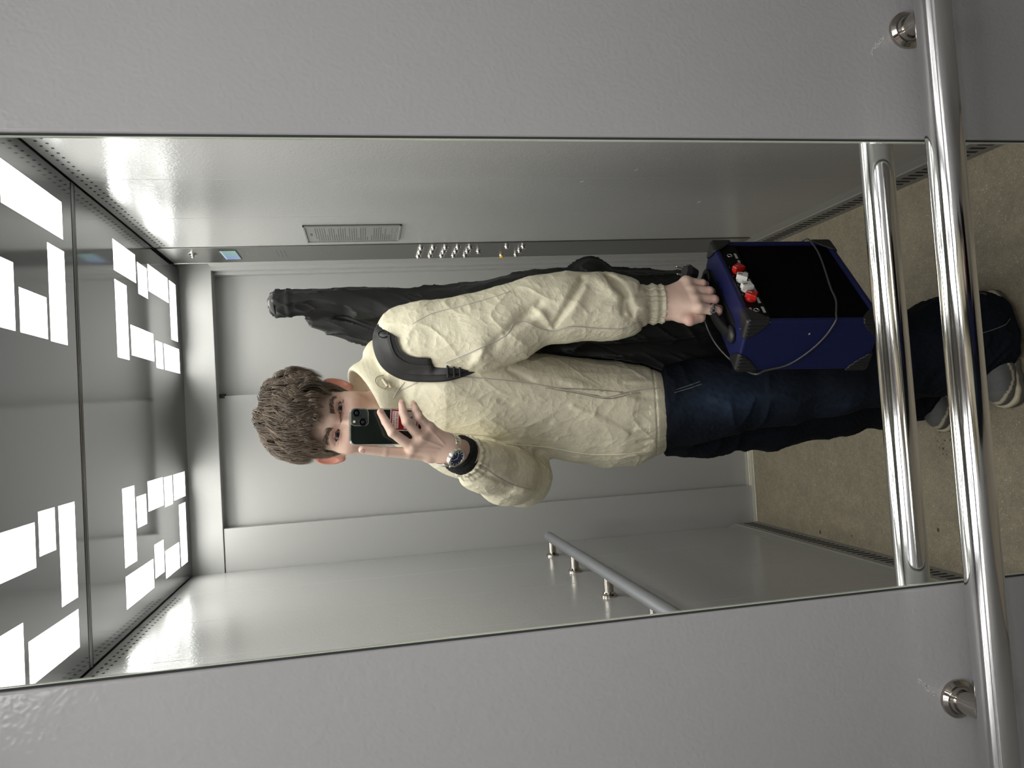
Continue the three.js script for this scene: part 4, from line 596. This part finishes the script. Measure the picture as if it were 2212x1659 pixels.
// ---------------------------------------------------------------- wristwatch
{
  const c = V(-.1030, 1.3290, -.8500), D = V(-.292, -.664, -.689).normalize(), n = V(-.22, .02, 1); n.addScaledVector(D, -n.dot(D)).normalize(); const w = D.clone().cross(n).normalize();
  const T = thing('wristwatch', 'steel wristwatch with a blue dial on the wrist behind the phone', 'watch', c.toArray()); T.quaternion.setFromRotationMatrix(new THREE.Matrix4().makeBasis(w, D.clone().negate(), n.clone()).premultiply(new THREE.Matrix4()));
  if (new THREE.Matrix4().makeBasis(w, D.clone().negate(), n).determinant() < 0) T.quaternion.setFromRotationMatrix(new THREE.Matrix4().makeBasis(w.clone().negate(), D.clone().negate(), n));
  const steel = std({ color: lin(.66, .65, .62), metalness: 1, roughness: .2 }), rx = .0355, rz = .0325, N = 30;
  for (let i = 0; i < N; i++) { const a = i / N * Math.PI * 2; if (Math.cos(a) > .80) continue; const g = new THREE.Group(); g.name = 'bracelet_link'; g.position.set(Math.sin(a) * rx, 0, Math.cos(a) * rz); g.rotation.y = a; T.add(g); const hw = .0095 - .0015 * (1 - Math.cos(a)) / 2; obj('outer_link', [box(-.0033, -hw, -.0012, .0033, -hw * .42, .0014, .0008), box(-.0033, hw * .42, -.0012, .0033, hw, .0014, .0008)], steel, g); obj('centre_link', box(-.0033, -hw * .38, -.0012, .0033, hw * .38, .0018, .0009), steel, g); }
  const z = rz + .001, cy = (r, h, zz, m, seg = 40) => new THREE.CylinderGeometry(r, r, h, seg).rotateX(Math.PI / 2).translate(0, 0, zz);
  obj('case', [cy(.0212, .007, z + .0015, 0, 48), box(-.014, -.0185, z - .001, .013, .0165, z + .003, .002)], steel, T); obj('bezel', [new THREE.TorusGeometry(.0192, .0022, 10, 8).rotateZ(Math.PI / 8).translate(0, 0, z + .0052)], steel, T);
  const dial = obj('dial', cy(.0176, .001, z + .0052), std({ color: lin(.010, .016, .075), roughness: .3 }), T), pale = std({ color: lin(.75, .78, .70), roughness: .4 });
  for (let i = 0; i < 12; i++) { const a = i / 12 * Math.PI * 2; obj('hour_mark', box(-.0007, .0122, z + .0057, .0008, .0158, z + .0062).rotateZ(a), pale, dial); }
  obj('watch_hand', box(-.0006, -.001, z + .0060, .0006, .0098, z + .0064).rotateZ(.7), pale, dial); obj('watch_hand', box(-.0005, -.001, z + .0062, .0005, .0138, z + .0066).rotateZ(-1.2), pale, dial);
  obj('crown', cyl(V(-.0210, 0, z + .0015), V(-.0245, 0, z + .0015), .0028, .0028, 16), steel, T);
}
// ---------------------------------------------------------------- signet ring on the hand with the amplifier
{
  const a = V(...amF[0][0]), b = V(...amF[0][1]), ax = b.clone().sub(a).normalize(), p = a.clone().lerp(b, .66), T = thing('finger_ring', 'silver signet ring on the finger gripping the handle', 'ring', p.toArray()), f = V(-.25, 0, 1).addScaledVector(ax, -V(-.25, 0, 1).dot(ax)).normalize(), s = ax.clone().cross(f).normalize();
  T.quaternion.setFromRotationMatrix(new THREE.Matrix4().makeBasis(s, f, ax.clone())); if (new THREE.Matrix4().makeBasis(s, f, ax).determinant() < 0) T.quaternion.setFromRotationMatrix(new THREE.Matrix4().makeBasis(s.clone().negate(), f, ax));
  const silver = std({ color: lin(.72, .70, .66), metalness: 1, roughness: .22 }), g = new THREE.TorusGeometry(.0116, .0016, 12, 40); g.scale(1, 1, 2.0); obj('band', g, silver, T); const o = new THREE.CylinderGeometry(.0056, .0072, .0036, 24); o.scale(1, 1, 1.15); o.translate(0, .0126, 0); obj('bezel', o, silver, T); obj('stone', new THREE.SphereGeometry(.0032, 18, 12).scale(1, .45, 1.1).translate(0, .0144, 0), std({ color: lin(.02, .022, .03), roughness: .1 }), T);
}
// ---------------------------------------------------------------- handrails
function rail(name, label, a, b, r, posts, dir, m, pm, foot) {
  const mid = a.clone().add(b).multiplyScalar(.5), T = thing(name, label, 'handrail', mid.toArray(), 'cabin handrails'), L = v => v.clone().sub(mid);
  obj('rail', [cyl(L(a), L(b), r, r, 40), ...[a, b].map((e, i) => { const d = b.clone().sub(a).normalize().multiplyScalar(i ? 1 : -1); return cyl(L(e), L(e).addScaledVector(d, .003), r, r * .82, 40); })], m, T);
  for (const p of posts) { const f = p.clone().addScaledVector(dir, foot); // p on the rail axis, f on the wall
    const k = new THREE.Group(); k.name = 'bracket'; k.position.copy(L(f)); T.add(k); const n = dir.clone().negate(), at = t => n.clone().multiplyScalar(t);
    obj('post', cyl(at(.002), at(foot - r * .6), .0125, .0125, 28), pm, k); obj('flange', [cyl(at(0), at(.004), .0215, .0215, 36), cyl(at(.004), at(.0075), .0215, .0175, 36), cyl(at(.0075), at(.0115), .0155, .0140, 32)], pm, k); }
  return T;
}
rail('handrail', 'chrome tube handrail in front of the mirror, the larger bar', V(-.47, .8395, .058), V(.47, .8505, .058), .0195, [V(-.39, .845, .058), V(.39, .845, .058)], V(0, 0, -1), chrome, nickel, .052);
rail('handrail', 'chrome handrail as the mirror shows it, crossing behind the larger bar', V(-.47, .8395, -.058), V(.47, .8505, -.058), .0195, [V(-.39, .845, -.058), V(.39, .845, -.058)], V(0, 0, 1), chrome, nickel, .052);
rail('handrail', 'matt grey tube handrail on the left wall with chrome posts', V(-.474, .885, -1.865), V(-.474, .885, -.20), .0165, [-1.825, -1.535, -1.196, -.86, -.52].map(z => V(-.474, .885, z)), V(-1, 0, 0), greyTube, nickel, .058);
// pale scuffs by the two brackets
{ const sc = std({ color: lin(.60, .59, .56), roughness: .7 }), r = rng(9); for (const s of [-1, 1]) { const l = []; for (let i = 0; i < 26; i++) { const t = r(), x = s * (.385 - .022 * t) + (r() - .5) * .005, y = .872 + .020 * t + (r() - .5) * .003, g = box(-.0016 * r() - .0004, -.0004, 0, .0016 * r() + .0004, .0004, .0003); g.rotateZ(s * -.7 + (r() - .5) * .8); g.translate(x, y, .0061); l.push(g); } const w = scene.getObjectByName(s > 0 ? 'wall_front_right' : 'wall_front_left'); obj('scuff', l, sc, w).userData.kind = 'stuff'; } }
{ const sc = std({ color: lin(.62, .62, .58), roughness: .7 }), w = scene.getObjectByName('wall_right'); for (const [y, z, a] of [[.929, -1.062, .5], [.819, -.969, .4], [.526, -1.261, .3]]) { const g = box(-.0004, -.0006, -.006, 0, .0006, .006); g.rotateX(a); g.translate(XW - .0001, y, z); obj('scratch', g, sc, w); } }
// ---------------------------------------------------------------- lift control panel in the right wall
{
  const C = thing('control_panel', 'brushed steel lift control panel with rows of round buttons by the door', 'control panel', [XW, 0, -1.85]), x = -.003;
  obj('faceplate', box(x, .10, -.114, .03, 2.092, .114, .001), brushed, C);
  obj('edge_strip', box(x - .001, .10, -.122, .03, 2.092, -.1145, .0008), std({ color: lin(.5, .5, .48), metalness: .8, roughness: .35 }), C);
  const face = std({ color: lin(.68, .67, .64), metalness: 1, roughness: .22 }), plate = std({ color: lin(.03, .03, .03), roughness: .5 });
  const button = (y, z, m, lab) => { const k = new THREE.Group(); k.name = 'button'; k.position.set(x, y, z + 1.85); C.add(k); obj('button_ring', new THREE.CylinderGeometry(.0095, .0105, .003, 24).rotateZ(Math.PI / 2).translate(-.0015, 0, 0), face, k); obj('button_cap', [new THREE.CylinderGeometry(.0078, .0078, .006, 24).rotateZ(Math.PI / 2).translate(-.005, 0, 0), new THREE.SphereGeometry(.0078, 20, 10).scale(.3, 1, 1).translate(-.008, 0, 0)], m, k); if (lab) k.userData.label = lab; };
  for (const y of [1.278, 1.237, 1.196, 1.154, 1.113]) for (const z of [-1.79, -1.858, -1.926]) button(y, z, face);
  button(1.074, -1.862, face); button(.986, -1.794, face); button(.979, -1.938, std({ color: lin(.72, .46, .06), roughness: .3 }), 'yellow alarm button'); for (const z of [-1.798, -1.863, -1.931]) button(.928, z, face);
  const cv = document.createElement('canvas'); cv.width = 256; cv.height = 128; const g = cv.getContext('2d'), gr = g.createLinearGradient(0, 0, 256, 128); gr.addColorStop(0, '#7f8fd8'); gr.addColorStop(.5, '#7fa6b4'); gr.addColorStop(1, '#8fb9a0'); g.fillStyle = gr; g.fillRect(0, 0, 256, 128); g.fillStyle = 'rgba(230,240,235,.6)'; g.fillRect(0, 0, 256, 14); const st = new THREE.CanvasTexture(cv); st.colorSpace = THREE.SRGBColorSpace;
  const sg = new THREE.PlaneGeometry(.131, .048); sg.rotateY(-Math.PI / 2); sg.translate(x - .0024, 1.891, 1.85 - 1.838); const scr = obj('display_bezel', box(x - .002, 1.864, -.057, x + .001, 1.918, .081, .001), plate, C); obj('display_screen', sg, std({ color: lin(.02, .02, .02), emissive: lin(1, 1, 1), emissiveMap: st, emissiveIntensity: .8, roughness: .2 }), scr);
  obj('key_switch', [new THREE.CylinderGeometry(.013, .014, .006, 24).rotateZ(Math.PI / 2).translate(x - .002, 2.003, .03), new THREE.SphereGeometry(.006, 14, 10).translate(x - .007, 2.003, .03)], face, C);
  const mark = std({ color: lin(.10, .10, .10), roughness: .6 }); for (let i = 0; i < 3; i++) obj('speaker_slot', box(x - .0006, 1.742 - i * .012, -.035, x, 1.744 - i * .012, .06), mark, C);
  const r = rng(21), em = std({ color: lin(.17, .17, .165), roughness: .5 }), mk = (y, z, w, h) => obj('engraved_mark', box(x - .0004, y, z, x, y + h, z + w), em, C); for (let i = 0; i < 9; i++) { const a = -.02 - .03 * r(); mk(1.79 + i * .006, a, .02 + .03 * r() - a, .0015); } for (let i = 0; i < 12; i++) mk(1.56 + r() * .10, (r() - .5) * .09, .006 + .01 * r(), .002);
}
// ---------------------------------------------------------------- framed rules on the right wall
{
  const T = thing('notice_plate', 'grey framed notice of printed rules on the right wall', 'notice', [XW, 1.357, -1.575]), r = rng(4), cv = document.createElement('canvas'); cv.width = 720; cv.height = 1024; const g = cv.getContext('2d'); g.fillStyle = '#7f807d'; g.fillRect(0, 0, 720, 1024); g.fillStyle = '#434442'; g.fillRect(300, 36, 120, 26); for (let i = 0; i < 34; i++) { const y = 96 + i * 25; if (i === 24) continue; let x = i === 0 ? 150 : 46; const end = [5, 9, 14, 19, 23, 25, 30].includes(i) ? 180 + r() * 200 : i > 31 ? 300 : 600 + r() * 70; while (x < end) { const w = 20 + r() * 70; g.fillRect(x, y, Math.min(w, end - x), 11); x += w + 9; } } g.lineWidth = 5; g.strokeStyle = '#434442'; g.strokeRect(60, 950, 250, 50); g.strokeRect(400, 950, 230, 50);
  const ct = new THREE.CanvasTexture(cv); ct.colorSpace = THREE.SRGBColorSpace; const pg = new THREE.PlaneGeometry(.191, .268); pg.rotateY(-Math.PI / 2); pg.translate(-.0036, .141, 0); const fr = std({ color: lin(.22, .22, .215), roughness: .45 });
  obj('backing_plate', box(-.003, 0, -.102, 0, .282, .102, .001), std({ color: lin(.26, .26, .255), roughness: .5 }), T); obj('frame', [box(-.006, 0, -.102, 0, .006, .102, .001), box(-.006, .276, -.102, 0, .282, .102, .001), box(-.006, 0, -.102, 0, .282, -.096, .001), box(-.006, 0, .096, 0, .282, .102, .001)], fr, T); obj('printed_sheet', pg, std({ map: ct, roughness: .35 }), T);
}
// ---------------------------------------------------------------- the photographer at the camera: the person, bag and amplifier whose image the mirror shows
// (never in the picture, but their dark clothes shade the floor and show in the polished rails)
for (const [name, label] of [['person', 'photographer standing behind the camera, out of the picture'], ['gig_bag', 'gig bag on the photographer behind the camera, out of the picture'], ['guitar_amplifier', 'amplifier in the hand of the photographer behind the camera, out of the picture']]) {
  const o = scene.getObjectByName(name), c = o.clone(); c.name = numbered(name); c.userData = { ...o.userData, label };
  o.updateMatrix(); c.matrixAutoUpdate = false; c.matrix.copy(new THREE.Matrix4().makeScale(1, 1, -1).multiply(o.matrix)); c.matrixWorldNeedsUpdate = true; scene.add(c);
}
renderer.render(scene, camera);
